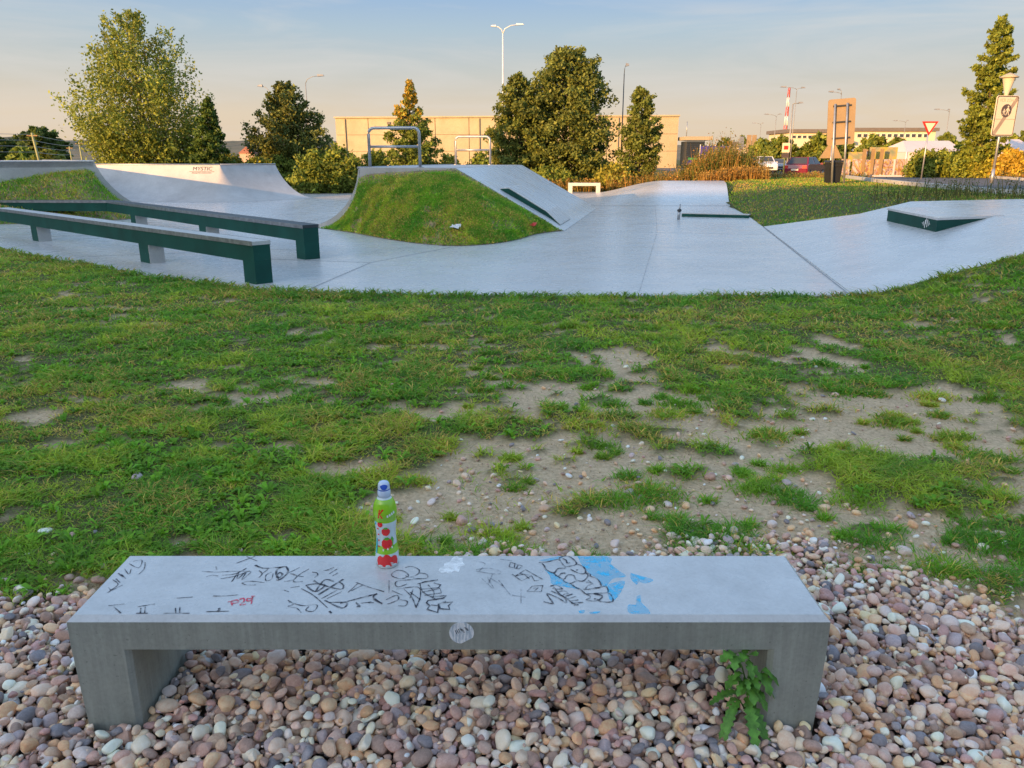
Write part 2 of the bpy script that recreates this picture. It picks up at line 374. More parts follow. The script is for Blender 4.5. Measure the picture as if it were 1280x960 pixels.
# lawn between the gravel and the concrete
N = 800000
y = 1.9+(13.6-1.9)*rng.random(N)**1.15; x = (rng.random(N)*2-1)*(.74*y+1.0)
keep = (y > gravel_edge(x)-.03+.10*rng.random(N)) & ~(in_poly(x, y, PAD)) & (rng.random(N) < np.clip(3.4/y, .22, 1))
x, y = x[keep], y[keep]
B_ = bare(x, y); cl = fbm(x, y, .22, 51, 3)
Bw = np.clip(B_+.75*(fbm(x, y, .07, 57, 2)-.5)*(B_ > .02)*(B_ < .98), 0, 1)
keep = rng.random(len(x)) < np.maximum((1-Bw)**1.3, .035*(fbm(x, y, .4, 59, 2) > .5))*(.55+1.1*sm(.36, .6, cl))
x, y = x[keep], y[keep]; n = len(x); B_ = bare(x, y); cl = fbm(x, y, .22, 51, 3)
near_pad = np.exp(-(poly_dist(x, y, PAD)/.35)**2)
h = (.017+.029*rng.random(n))*(.55+1.0*sm(.35, .68, cl))*(1-.4*B_)+.045*near_pad*rng.random(n)+.012*sm(5, 8, y)
wd = (.0034+.0030*rng.random(n))*np.clip(y/3.0, .9, 3.2)
z = terrain(x, y)-.025*B_-.004
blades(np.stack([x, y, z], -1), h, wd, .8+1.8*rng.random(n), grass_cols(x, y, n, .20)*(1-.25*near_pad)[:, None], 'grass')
nT = 520; ty = 2.45+5.6*rng.random(nT)**1.3; tx = (rng.random(nT)*2-1)*(.72*ty+.4); k = (ty > gravel_edge(tx)-.12) & (bare(tx, ty) > .4) & ~in_poly(tx, ty, PAD)
tx, ty = tx[k], ty[k]; tr_ = .018+.085*rng.random(len(tx))**2; nb = (90+2600*tr_).astype(int); m_ = np.repeat(np.arange(len(tx)), nb); n = len(m_)
q = rng.normal(0, .55, (n, 2)); x = tx[m_]+q[:, 0]*tr_[m_]*1.5; y = ty[m_]+q[:, 1]*tr_[m_]; rr_ = np.hypot(q[:, 0], q[:, 1])
blades(np.stack([x, y, terrain(x, y)-.025*bare(x, y)-.004], -1), (.022+.045*rng.random(n))*np.clip(1.25-.5*rr_, .4, 1.2)*(.7+tr_[m_]*5), (.0034+.003*rng.random(n))*np.clip(y/3, .9, 3), .6+1.2*rng.random(n), grass_cols(tx[m_], ty[m_], n, .12), 'grass_tussocks')
# broad-leaved weeds in the lawn
def rosettes(cx, cy, cz, nl, ln, wl, cols, name, parent=None):
    n = len(cx)*nl; k = np.repeat(np.arange(len(cx)), nl); a = rng.random(n)*2*np.pi
    l = ln[k]*(.6+.6*rng.random(n)); wv = wl[k]*(.7+.5*rng.random(n)); el = R(18)+R(50)*rng.random(n)
    d = np.stack([np.cos(a), np.sin(a)], -1); s = np.stack([-np.sin(a), np.cos(a)], -1); P0 = np.stack([cx, cy, cz], -1)[k]
    rows = []
    for t, ww, zz in ((0, .25, 0), (.35, .75, .36), (.7, 1.0, .5), (1.0, .12, .42)):
        ctr = P0+np.c_[d*(l*t*np.cos(el))[:, None], l*zz*np.sin(el)*1.3]
        off = np.c_[s*(wv*ww/2)[:, None], wv*ww*.12]
        off2 = np.c_[-s*(wv*ww/2)[:, None], wv*ww*.12]
        rows += [ctr+off2, ctr, ctr+off]
    V = np.stack(rows, 1).reshape(-1, 3); i = (np.arange(n)*12)[:, None]
    q = []
    for r in range(3):
        for c in range(2): q.append(np.c_[i+r*3+c, i+r*3+c+1, i+r*3+c+4, i+r*3+c+3])
    F = np.stack(q, 1).reshape(-1, 4)
    cc = np.repeat(np.clip(cols[k]*(.75+.5*rng.random((n, 1))), 0, 1), 12, 0)
    return link(name, same_mesh(name, V, F, cc), M_grass, parent, 'stuff')
N = 9000
y = 2.1+5.2*rng.random(N)**1.5; x = (rng.random(N)*2-1)*(.72*y+.5)
left = sm(.7, -1.2, x) if False else 1-sm(-1.2, .9, x)
keep = (y > gravel_edge(x)+.03) & (rng.random(N) < (.25+.75*left)*(1-bare(x, y))*(.25+1.2*sm(.45, .65, fbm(x, y, .5, 61))))
x, y = x[keep], y[keep]; n = len(x)
cw = np.array([[.17, .40, .03]])*(.7+.6*rng.random((n, 1)))+np.array([[.06, .035, .0]])*rng.random((n, 1))
rosettes(x, y, terrain(x, y)-.005, 7, .035+.045*rng.random(n), .010+.016*rng.random(n), cw, 'broadleaf_weeds')
# fine straw lying in the lawn and on the bare soil
N = 9000
y = 2.3+6*rng.random(N)**1.4; x = (rng.random(N)*2-1)*(.72*y+.5); k = y > gravel_edge(x); x, y = x[k], y[k]; n = len(x)
blades(np.stack([x, y, terrain(x, y)-.02*bare(x, y)+.004], -1), .008+.02*rng.random(n), .002*np.clip(y/2.5, 1, 3), 2.2+2*rng.random(n), np.array([[.42, .33, .17]])*(.6+.6*rng.random((n, 1))), 'straw')

# ---------------------------------------------------------------- pebbles
def pebble_variant(sub, seed):
    bm = bmesh.new(); bmesh.ops.create_icosphere(bm, subdivisions=sub, radius=1)
    r = random.Random(seed); ax = [Vector((r.gauss(0, 1), r.gauss(0, 1), r.gauss(0, 1))).normalized() for _ in range(7)]; am = [r.uniform(.45, .85) if seed % 2 else r.uniform(.62, .95) for _ in ax]
    sc = Vector((r.uniform(.95, 1.2), r.uniform(.70, .95), r.uniform(.45, .72)))
    for v in bm.verts:
        p = v.co.copy()
        for a_, m_ in zip(ax, am):
            d = p.dot(a_)
            if d > m_: p -= a_*(d-m_)*.75
        v.co = Vector((p.x*sc.x, p.y*sc.y, p.z*sc.z))
    bmesh.ops.smooth_vert(bm, verts=bm.verts, factor=.2, use_axis_x=True, use_axis_y=True, use_axis_z=True)
    V = np.array([v.co[:] for v in bm.verts]); Fc = np.array([[v.index for v in f.verts] for f in bm.faces]); bm.free(); return V, Fc
def rot_mats(n, tilt):
    a = rng.random(n)*2*np.pi; b_ = rng.normal(0, tilt, n); c_ = rng.normal(0, tilt, n)
    ca, sa, cb, sb, cc, sc_ = np.cos(a), np.sin(a), np.cos(b_), np.sin(b_), np.cos(c_), np.sin(c_); o = np.ones(n); z0 = np.zeros(n)
    Rz = np.stack([np.stack([ca, -sa, z0], -1), np.stack([sa, ca, z0], -1), np.stack([z0, z0, o], -1)], 1)
    Rx = np.stack([np.stack([o, z0, z0], -1), np.stack([z0, cb, -sb], -1), np.stack([z0, sb, cb], -1)], 1)
    Ry = np.stack([np.stack([cc, z0, sc_], -1), np.stack([z0, o, z0], -1), np.stack([-sc_, z0, cc], -1)], 1)
    return Rx @ Ry @ Rz
BX0, BX1, BY0, BY1, BZ, BS, BLEG = -1.113, .796, 1.675, 1.999, .32, .229, .145
def in_leg(x, y, m=.0): return ((y > BY0-m) & (y < BY1+m) & (((x > BX0-m) & (x < BX0+BLEG+m)) | ((x > BX1-BLEG-m) & (x < BX1+m))))
def poisson(x, y, r, k):
    cell = {}; out = []; cs = .05
    for i in range(len(x)):
        cx, cy = int(x[i]//cs), int(y[i]//cs); ok = True
        for a in (-1, 0, 1):
            for b in (-1, 0, 1):
                for j in cell.get((cx+a, cy+b), ()):
                    if (x[i]-x[j])**2+(y[i]-y[j])**2 < ((r[i]+r[j])*k)**2: ok = False; break
                if not ok: break
            if not ok: break
        if ok: cell.setdefault((cx, cy), []).append(i); out.append(i)
    return np.array(out)
Pp = []; Pr = []
for layer, (zl, kk, N) in enumerate(((-.018, .80, 46000), (-.002, .80, 46000), (.011, 1.05, 16000))):
    y = 1.32+1.45*rng.random(N); x = (rng.random(N)*2-1)*(.78*y+.62); r = np.clip(.0112*np.exp(rng.normal(0, .36, N)), .005, .027)
    o = np.argsort(-r*(.6+.8*rng.random(N))); x, y, r = x[o], y[o], r[o]
    k = (y < gravel_edge(x)+.05*rng.normal(0, 1, N)) & ~in_leg(x, y, .012); x, y, r = x[k], y[k], r[k]
    k = poisson(x, y, r, kk); x, y, r = x[k], y[k], r[k]
    Pp.append(np.stack([x, y, zl+.022*(fbm(x, y, .35, 71)-.5)+rng.normal(0, .003, len(x))], -1)); Pr.append(r)
# stones scattered over the soil and at the ragged edge of the bed
N = 12000; y = 2.2+5.2*rng.random(N)**2.0; x = (rng.random(N)*2-1)*(.72*y+.4); de = y-gravel_edge(x)
pr = np.where(de < 0, 0, np.exp(-de/.30)*.6+.5*bare(x, y)*np.exp(-de/2.4)+.012); pr = pr*np.where((x < -.75), .25, 1)
k = rng.random(N) < pr; x, y = x[k], y[k]; r = np.clip(.0115*np.exp(rng.normal(0, .38, len(x))), .004, .028)
k = poisson(x, y, r, 1.0); x, y, r = x[k], y[k], r[k]
loose = (np.stack([x, y, terrain(x, y)-.02*bare(x, y)+r*.25], -1), r)
P = np.concatenate(Pp); r = np.concatenate(Pr); layer = np.repeat([0, 1, 2], [len(p) for p in Pp])
P[:, 2] += 0.0
zc = P[:, 1]*cP+(CAM_Z-P[:, 2])*sP; vis = (np.abs(P[:, 0])/zc < .665) & (P[:, 1] > 1.5) & (layer > 0) & ~((P[:, 1] > 1.98) & (P[:, 1] < 2.6) & (P[:, 0] > -1.1) & (P[:, 0] < .8))
size = np.where(vis, r/zc, 0); order = np.argsort(-size); big = order[:230]; rest = order[230:]
pv_hi = [pebble_variant(3, s) for s in range(12)]; pv_lo = [pebble_variant(2, s) for s in range(12)]
peb_me = []
for i, (V, Fc) in enumerate(pv_hi):
    m_ = same_mesh('pebble', V, Fc, None, True); m_.materials.append(M_peb); peb_me.append(m_)
def place_pebbles(P, r, tilt, parent, name):
    RM = rot_mats(len(P), tilt)
    for i in range(len(P)):
        o = bpy.data.objects.new(name, peb_me[int(rng.integers(0, 12))]); C.objects.link(o); o.parent = parent
        o.matrix_world = Matrix.LocRotScale(Vector(P[i]), Matrix(RM[i].tolist()).to_quaternion(), Vector((r[i],)*3))
def join_pebbles(P, r, tilt, pv, parent, name):
    RM = rot_mats(len(P), tilt); vi = rng.integers(0, 12, len(P)); VV = []; FF = []; CC = []; b0 = 0; cols = peb_cols(len(P))
    for k in range(12):
        ii = np.nonzero(vi == k)[0]
        if not len(ii): continue
        V, Fc = pv[k]; W = np.einsum('nij,vj->nvi', RM[ii], V)*r[ii][:, None, None]+P[ii][:, None, :]
        VV.append(W.reshape(-1, 3)); FF.append((Fc[None]+(np.arange(len(ii))*len(V))[:, None, None]).reshape(-1, 3)+b0); CC.append(np.repeat(cols[ii], len(V), 0)); b0 += len(ii)*len(V)
    return link(name, same_mesh(name, np.concatenate(VV), np.concatenate(FF), np.concatenate(CC), True), M_pebs, parent, 'stuff')
place_pebbles(P[big], r[big]*1.12, .42, ground, 'pebble')
rest_near = rest[(P[rest, 1] < 2.15) & (layer[rest] > 0)]; rest_far = np.setdiff1d(rest, rest_near)
join_pebbles(P[rest_near], r[rest_near]*1.15, .45, pv_hi, ground, 'gravel')
join_pebbles(P[rest_far], r[rest_far]*1.15, .45, pv_lo, ground, 'gravel')
lp, lr = loose; o = np.argsort(-lr/lp[:, 1]); place_pebbles(lp[o[:70]], lr[o[:70]]*1.1, .25, ground, 'stone'); join_pebbles(lp[o[70:]], lr[o[70:]], .3, pv_lo, ground, 'loose_stones')

N = 15000; y = 2.3+5.5*rng.random(N)**1.6; x = (rng.random(N)*2-1)*(.72*y+.4); k = (bare(x, y) > .35) & (y > gravel_edge(x)); x, y = x[k], y[k]; n = len(x)
crm = join_pebbles(np.stack([x, y, terrain(x, y)-.024*bare(x, y)], -1), .0025+.005*rng.random(n)**2, .4, [pebble_variant(1, s_) for s_ in range(12)], ground, 'soil_crumbs')
crm.data.materials[0] = plain('soil_crumb', (.46, .34, .22), .95, 0, .3, 30, .1)
# ---------------------------------------------------------------- bench
bench = thing('bench', 'low grey concrete bench covered with marker scribbles standing in the gravel', 'bench', ((BX0+BX1)/2, (BY0+BY1)/2, 0))
bo = Vector(bench.location)
ch = .012
def loc(p): return Vector(p)-bo
mb = MB()
Q = []
for (i0, z_) in ((0, BS), (0, BZ-ch), (ch, BZ)):
    Q += [loc((BX0+i0, BY0+i0*1.3, z_)), loc((BX1-i0, BY0+i0*1.3, z_)), loc((BX1-i0, BY1-i0, z_)), loc((BX0+i0, BY1-i0, z_))]
mb.add(Q, [(3, 2, 1, 0), (8, 9, 10, 11)]+[(k*4+j, k*4+(j+1) % 4, (k+1)*4+(j+1) % 4, (k+1)*4+j) for k in (0, 1) for j in range(4)])
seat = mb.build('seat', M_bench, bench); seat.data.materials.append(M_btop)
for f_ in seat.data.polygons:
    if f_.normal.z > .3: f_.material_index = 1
for x0, x1, s in ((BX0, BX0+BLEG, 1), (BX1-BLEG, BX1, -1)):
    c_ = .012; xi = x1 if s > 0 else x0; xo = x0 if s > 0 else x1
    poly = [(xo, BY0), (xi-s*c_, BY0), (xi, BY0+c_), (xi, BY1), (xo, BY1)]
    bot = [loc((px+(s*.012 if px == xo else 0), py_, -.06)) for px, py_ in poly]; top = [loc((px, py_, BS)) for px, py_ in poly]
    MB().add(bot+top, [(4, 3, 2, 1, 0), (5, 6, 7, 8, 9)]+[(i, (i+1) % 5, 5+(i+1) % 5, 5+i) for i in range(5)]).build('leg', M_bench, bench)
# marks on the bench
def ink(name, c, alpha=1.0, sc=60, cut=.5):
    m, nt, b = new_mat(name); b.inputs['Base Color'].default_value = (*c, 1); b.inputs['Roughness'].default_value = .5
    n = noise(nt, sc, 4, .65); lo = alpha-.35 if alpha < 1 else .9
    nt.links.new(ramp(nt, n, [(cut-.12, (max(0, lo-.3),)*3), (cut+.1, (min(1, alpha),)*3)]), b.inputs['Alpha']); return m
INK_K = ink('black_marker', (.012, .012, .03), .92); INK_F = ink('faded_marker', (.10, .11, .14), .5); INK_R = ink('red_marker', (.75, .05, .10), .95)
INK_B = ink('blue_spray', (.03, .60, .95), .97, 40, .60); INK_W = ink('white_residue', (.90, .90, .88), 1.0, 60, .49)
def catmull(pts, k=5):
    if len(pts) < 3: return pts
    Pn = [pts[0]]+list(pts)+[pts[-1]]; out = []
    for i in range(1, len(Pn)-2):
        p0, p1, p2, p3 = (Vector(Pn[i+d]) for d in (-1, 0, 1, 2))
        for j in range(k):
            t = j/k; out.append(.5*((2*p1)+(p2-p0)*t+(2*p0-5*p1+4*p2-p3)*t*t+(3*p1-p0-3*p2+p3)*t**3))
    return out+[Vector(Pn[-2])]
ZA = lambda q: (230+q[0]/5.12, 690+q[1]/5.12)
ZB = lambda q: (640+q[0]/6.737, 685+q[1]/6.737)
ZC = lambda q: (460+q[0]/5.333, 690+q[1]/5.333)
ZD = lambda q: (80+q[0]/3.694, 660+q[1]/3.694)
lay = [0]
def strokes(name, m, conv, lines, wd, smooth=True):
    mb = MB(); lay[0] += 1; zz = BZ+.0004+.00006*lay[0]
    for ln in lines:
        ps = [gp(*conv(q), BZ) for q in ln]; ps = [Vector((min(max(p.x, BX0+.015), BX1-.015), min(max(p.y, BY0+.02), BY1-.015), zz)) for p in ps]
        ps = catmull(ps) if smooth else ps; V = []
        for i, p in enumerate(ps):
            d = ps[min(i+1, len(ps)-1)]-ps[max(i-1, 0)]
            if d.length < 1e-6: d = Vector((1, 0, 0))
            nrm = Vector((-d.y, d.x, 0)).normalized()*wd*.64*(.6+.6*random.random()); V += [p+nrm-bo, p-nrm-bo]
        mb.add(V, [(2*i, 2*i+1, 2*i+3, 2*i+2) for i in range(len(ps)-1)])
    return mb.build(name, m, bench, 'stuff', False)
def patch(name, m, conv, polys):
    mb = MB(); lay[0] += 1; zz = BZ+.0003+.00004*lay[0]
    for pl in polys:
        ps = [gp(*conv(q), BZ) for q in pl]; ps.append(ps[0]); ps = catmull(ps, 4)[:-1]
        ps = [Vector((p.x, min(max(p.y, BY0+.018), BY1-.014), zz))-bo for p in ps]; c_ = sum(ps, Vector())/len(ps); n_ = len(ps)
        mb.add([c_]+ps, [(0, 1+i, 1+(i+1) % n_) for i in range(n_)])
    return mb.build(name, m, bench, None, False)
for pl_ in [[(545,40),(600,30),(740,55),(840,90),(830,130),(900,190),(960,240),(850,260),(780,330),(720,260),(660,220),(600,160),(560,90)],
 [(225,105),(300,90),(400,70),(420,85),(300,110)],[(270,180),(350,215),(430,270),(560,340),(520,340),(400,320),(330,300),(320,240)],[(1000,210),(1100,240),(1190,270),(1120,300),(1060,280),(1050,310),(1000,260)],
 [(1050,410),(1080,400),(1090,460),(1150,520),(1150,560),(990,550),(980,480),(1040,480)],[(830,300),(950,280),(900,400),(830,450),(800,330)],[(560,530),(610,525),(605,550),(570,550)],[(650,540),(740,535),(720,552),(660,553)]]: patch('spray_paint', INK_B, ZB, [pl_])
patch('gum_smear', INK_W, ZC, [[(470,125),(482,104),(503,97),(512,75),(545,66),(560,44),(588,28),(612,40),(634,42),(630,66),(646,88),(618,98),(604,134),(572,128),(545,147),(518,136),(492,142)]])
strokes('scribble', INK_K, ZA, [[(115,125),(210,130),(300,125),(430,125)],[(205,95),(210,115)],[(140,160),(180,150),(220,155)],[(235,172),(330,155),(420,122)],[(245,150),(330,140),(400,105)],
 [(305,192),(350,130),(340,175),(400,125),(370,180),(430,130)],[(370,200),(420,188),(515,197)],[(370,200),(400,212),(460,212)],[(480,120),(500,140),(480,165)],[(500,140),(540,110)],[(560,130),(525,150),(525,185),(560,175),(570,140)],
 [(660,140),(700,120),(740,100)],[(640,190),(700,180),(720,150),(680,140)],[(800,110),(740,145),(700,190),(760,190)],[(700,150),(765,160)],[(820,130),(850,135),(855,150),(835,165)],[(905,120),(960,100)],[(930,140),(980,110)],[(890,120),(950,115)],[(950,155),(985,135)],
 [(880,300),(980,245)],[(915,300),(1010,255)],[(1050,260),(1110,205)],[(1070,250),(1150,210)],[(1100,195),(1180,225),(1280,255)],[(1130,330),(1200,320)],[(750,235),(830,280),(920,360)],[(640,245),(670,255)],[(680,230),(740,220)],
 [(665,310),(700,335),(665,350),(720,360),(750,390)],[(670,320),(760,345),(850,340),(830,380),(780,375),(800,350)],[(185,283),(260,283),(350,275)],[(140,383),(290,380)],[(470,60),(400,30)],[(330,75),(460,20)]], .0026)
strokes('scribble', INK_K, ZA, [[(455,85),(510,105),(600,100),(660,95)],[(610,180),(590,150),(600,110),(650,95),(665,130),(620,175),(590,180)],[(615,130),(595,150),(610,165),(630,145),(615,130)],[(830,185),(880,210),(1000,240),(1020,215),(990,190)],
 [(840,255),(900,180),(960,190)],[(860,275),(1020,175)],[(780,215),(840,205),(900,215),(840,255),(780,215)],[(900,310),(1010,360),(1040,325),(930,325)],[(1000,330),(1150,290),(1235,268)],[(1235,268),(1210,290),(1230,315),(1270,330)],[(1100,325),(1125,350),(1105,350)],[(930,380),(945,395)],[(225,360),(225,380),(210,378)]], .0045)
strokes('red_tag', INK_R, ZA, [[(300,315),(310,345)],[(300,318),(340,308),(345,325),(310,330)],[(355,305),(380,298),(385,315),(360,340),(395,335)],[(430,300),(405,300),(405,315),(430,310),(440,288),(430,335)],[(280,322),(300,318)],[(430,285),(455,285)]], .0042)
strokes('scribble', INK_K, ZD, [[(230,365),(250,410)],[(205,360),(280,352)],[(340,365),(420,352)],[(355,370),(350,398)],[(375,365),(370,398)],[(330,398),(385,398)],[(535,365),(530,400)],[(515,370),(512,400)],[(455,400),(580,395)],[(660,388),(760,385)],[(520,325),(595,320)],
 [(225,240),(250,262),(215,290),(270,265)],[(240,235),(260,255)],[(265,215),(285,235),(250,210)],[(280,190),(300,215),(310,190)],[(300,165),(345,185),(360,150),(320,155)],[(375,160),(370,190),(345,215)],[(200,300),(215,290),(205,275)]], .0026)
strokes('scribble', INK_K, ZC, [[(155,150),(190,125),(240,130),(270,160),(220,180),(165,165),(155,150)],[(250,105),(290,98),(340,120),(330,150),(280,170),(250,160)],[(340,140),(390,150),(395,175),(340,180),(300,175)],[(180,215),(200,195),(300,185),(340,180)],[(180,215),(200,235),(260,215)],
 [(190,250),(330,235),(350,290),(330,350),(320,375)],[(120,320),(190,290),(200,320),(130,350)],[(160,260),(230,290)],[(210,320),(260,330),(250,360),(200,360)],[(240,250),(290,300),(320,370)],[(280,270),(350,320)],[(300,250),(280,310)],[(345,210),(360,260),(400,290),(460,320)],[(400,220),(440,270),(430,310)],[(0,295),(50,285),(35,300),(95,350)],[(0,340),(40,340)],[(140,190),(140,275)]], .0028)
strokes('scribble', INK_K, ZC, [[(330,215),(380,200),(465,188),(440,210),(485,220),(470,240),(350,250)],[(360,270),(480,245),(490,275),(375,290),(440,300),(525,292),(500,310),(400,325),(390,340),(410,360),(395,385),(465,405),(470,360),(420,355)],[(500,340),(565,335),(535,360),(545,385),(480,380),(470,350),(520,330)]], .0042, False)
strokes('square_doodle', INK_K, ZC, [[(950,70),(1030,95),(1005,115),(940,100),(950,70)],[(980,75),(975,105)],[(990,110),(1000,90)],[(960,150),(1025,195),(1090,160),(1010,145),(985,160)],[(985,160),(1040,150),(1075,180)],[(1090,160),(1110,195),(1165,185),(1050,120),(1010,145)],[(1060,265),(1095,230),(1165,225),(1155,265),(1060,265)],[(1100,245),(1135,240),(1110,260)]], .0030, False)
strokes('faded_scribble', INK_F, ZC, [[(720,120),(800,110),(880,130),(860,150),(720,130)],[(760,180),(840,250),(800,170),(900,230),(870,190),(950,290)],[(830,150),(800,220)],[(1020,250),(1020,350)],[(960,290),(1050,305)],[(700,60),(780,80),(740,130)],[(880,50),(960,60)]], .003)
strokes('block_letters', INK_K, ZB, [[(225,125),(290,120),(380,100),(400,110)],[(250,130),(270,150),(290,185),(350,212),(390,175),(450,170),(420,130),(400,85),(470,65),(530,110),(540,140),(490,155),(450,160)],[(425,90),(455,105),(465,130),(490,125)],[(540,135),(600,160),(620,200),(600,220),(550,210),(490,180)],[(540,190),(555,185)],
 [(350,212),(385,240),(420,215),(450,215)],[(385,240),(435,265),(470,230),(520,235),(540,270),(600,280),(640,235),(620,215)],[(620,210),(660,225),(660,240),(720,265),(750,325),(690,340),(640,350)],[(435,265),(440,285),(490,300),(530,285),(550,280)],[(490,300),(530,330),(580,355),(620,390),(655,405),(655,425),(625,440),(690,450),(730,440),(690,430)],
 [(600,350),(660,350),(740,335),(790,325),(805,375),(700,385),(620,390)],[(805,380),(835,400),(845,455),(735,450),(760,410),(690,390)],[(690,385),(740,395),(765,405)],[(620,290),(680,300),(640,320),(620,345)],[(640,275),(670,295)]], .0036)
strokes('scribble', INK_K, ZB, [[(320,325),(370,315),(420,340)],[(340,340),(390,350),(430,345)],[(390,370),(440,365),(470,380)],[(430,395),(480,385)],[(450,410),(510,390)],[(470,430),(540,410)],[(480,450),(560,440)],[(500,470),(600,460)],[(520,485),(560,480)],[(350,330),(400,390),(450,420),(500,460),(540,480)],[(265,455),(330,470),(345,465),(295,395),(310,390),(400,430),(455,465),(440,420),(330,365)]], .0036)
# round sticker on the front edge
M_stick, nt, b = new_mat('worn_sticker')
n = noise(nt, 55, 4, .7, (2.5, 1, .5)); nt.links.new(ramp(nt, n, [(.44, (.78, .80, .82)), (.56, (.42, .50, .58))]), b.inputs['Base Color'])
c_ = py(577, 791, BY0); st = MB(); n_ = 28; pts = []
for k in range(n_):
    a = 2*math.pi*k/n_; rr = .031
    p = Vector((math.cos(a)*rr, 0, math.sin(a)*rr))
    if p.x*.5-p.z*.87 > .026: p -= Vector((.5, 0, -.87))*(p.x*.5-p.z*.87-.026)
    pts.append(Vector((c_.x, BY0-.0008, c_.z))+p-bo)
st.prism(pts, (0, 0, 0), (0, .0006, 0)); sto = st.build('sticker', M_stick, bench)
mk = MB()
for k, (ax_, az_) in enumerate(((-.016, .008), (-.012, .010), (-.008, .012), (-.003, .014), (.0, .012), (.003, .009), (.0085, .017), (.012, .015))):
    q = Vector((c_.x+ax_, BY0-.0011, c_.z+az_))-bo; d = Vector((.004, 0, -.011 if k < 3 else -.008)); s_ = Vector((.001 if k < 3 else .0022, 0, 0)); mk.add([q-s_, q+s_, q+d+s_, q+d-s_], [(0, 1, 2, 3)])
mk.build('sticker_print', INK_K, sto)

# ---------------------------------------------------------------- bottle
bx, by_ = gp(484, 707, BZ).x, gp(484, 705, BZ).y
bot = thing('drink_bottle', 'small green and red juice bottle with blue sports cap standing on the bench', 'bottle', (bx, by_, BZ+.0006), 0)
PROF = [(.0, .001), (.026, .0), (.0305, .004), (.0322, .012), (.0326, .03), (.0318, .045), (.030, .056), (.0285, .070), (.0275, .086), (.0272, .10), (.0282, .115), (.0300, .130), (.0300, .138), (.0285, .143), (.0290, .148), (.0318, .155), (.0328, .164), (.0320, .176), (.0285, .190), (.0235, .201), (.0185, .208), (.0170, .2105)]
def prof_r(z): return float(np.interp(z, [p[1] for p in PROF[1:]], [p[0] for p in PROF[1:]]))
def shiny(name, c, rough=.18, trans=0.):
    m, nt, b = new_mat(name); b.inputs['Base Color'].default_value = (*c, 1); b.inputs['Roughness'].default_value = rough; b.inputs['Transmission Weight'].default_value = trans
    b.inputs['Coat Weight'].default_value = .3; return m
B_lime = shiny('lime_wrap', (.30, .62, .03)); B_clear = shiny('clear_wrap', (.62, .72, .74), .2); B_red = shiny('red_print', (.80, .02, .02)); B_leaf = shiny('green_print', (.10, .42, .02)); B_blue = shiny('blue_cap', (.05, .13, .62)); B_cap = shiny('pale_cap', (.55, .66, .82), .2); B_wh = shiny('white_print', (.85, .85, .82)); B_cy = shiny('cyan_print', (.03, .45, .60))
def band(z0, z1, m, name, off=0.):
    zs = sorted({z0, z1, *[p[1] for p in PROF if z0 < p[1] < z1]})
    return MB().lathe([(prof_r(q)+off, q) for q in zs], n=40).build(name, m, bot)
bd_ = MB().lathe(PROF, n=40).build('body', B_clear, bot)
band(.140, .205, B_lime, 'shoulder_wrap', .0004); band(.046, .070, B_lime, 'green_band', .0004); band(.001, .006, B_wh, 'base_rim', .0008)
face = math.atan2(-by_, -bx)
def wrap(pts, m, name, off=.0009, parent=bot):   # outline in (metres round to the right, height)
    def P(s_, z_):
        a = face+s_/.031; rr = prof_r(z_)+off; return (rr*math.cos(a), rr*math.sin(a), z_)
    cx_ = sum(p[0] for p in pts)/len(pts); cz_ = sum(p[1] for p in pts)/len(pts); V = [P(cx_, cz_)]; n_ = len(pts)
    for k in (.35, .7, 1.0): V += [P(cx_+(p[0]-cx_)*k, cz_+(p[1]-cz_)*k) for p in pts]
    Fs = [(0, 1+i, 1+(i+1) % n_) for i in range(n_)]+[(1+r_*n_+i, 1+(r_+1)*n_+i, 1+(r_+1)*n_+(i+1) % n_, 1+r_*n_+(i+1) % n_) for r_ in (0, 1) for i in range(n_)]
    return MB().add(V, Fs, True).build(name, m, parent)
def blob(cx_, cz_, rx, rz, n_=20, wob=.0): return [(cx_+rx*math.cos(2*math.pi*k/n_)*(1+wob*math.sin(3*k)), cz_+rz*math.sin(2*math.pi*k/n_)*(1+wob*math.cos(2*k))) for k in range(n_)]
wrap([(-.030, .010), (-.01, .008), (.01, .008), (.030, .010), (.031, .024), (.027, .036), (.018, .041), (.010, .037), (.003, .045), (-.004, .047), (-.012, .038), (-.02, .042), (-.028, .035), (-.031, .024)], B_red, 'fruit_print')
for cx_, cz_, rr in ((.001, .078, .0165), (-.001, .114, .0125), (-.017, .136, .008)):
    wrap(blob(cx_, cz_, rr, rr, 20, .04), B_red, 'fruit_print', .0012)
    wrap([(cx_-rr*.6, cz_+rr*.75), (cx_, cz_+rr*.6), (cx_+rr*.6, cz_+rr*.75), (cx_+rr*.2, cz_+rr*1.15), (cx_-rr*.3, cz_+rr*1.1)], B_leaf, 'leaf_print', .0016)
wrap([(.012, .066), (.02, .07), (.024, .088), (.018, .098), (.013, .09)], B_leaf, 'leaf_print', .001)
for q in ([(-.021, .156), (-.017, .156), (-.013, .181), (-.017, .181)], [(-.0165, .168), (-.013, .169), (-.003, .181), (-.008, .183)], [(-.0165, .170), (-.013, .168), (-.006, .157), (-.011, .156)]): wrap(q, B_red, 'letter_k', .0011)
wrap([(-.038, .045), (-.031, .045), (-.030, .09), (-.036, .09)], B_cy, 'side_print', .001); wrap([(-.037, .132), (-.030, .132), (-.030, .142), (-.037, .142)], B_cy, 'side_print', .001)
for k in range(7): wrap([(-.028, .066+k*.009), (-.022, .066+k*.009), (-.022, .071+k*.009), (-.028, .070+k*.009)], B_cap if k % 2 else B_red, 'side_letter', .0013)
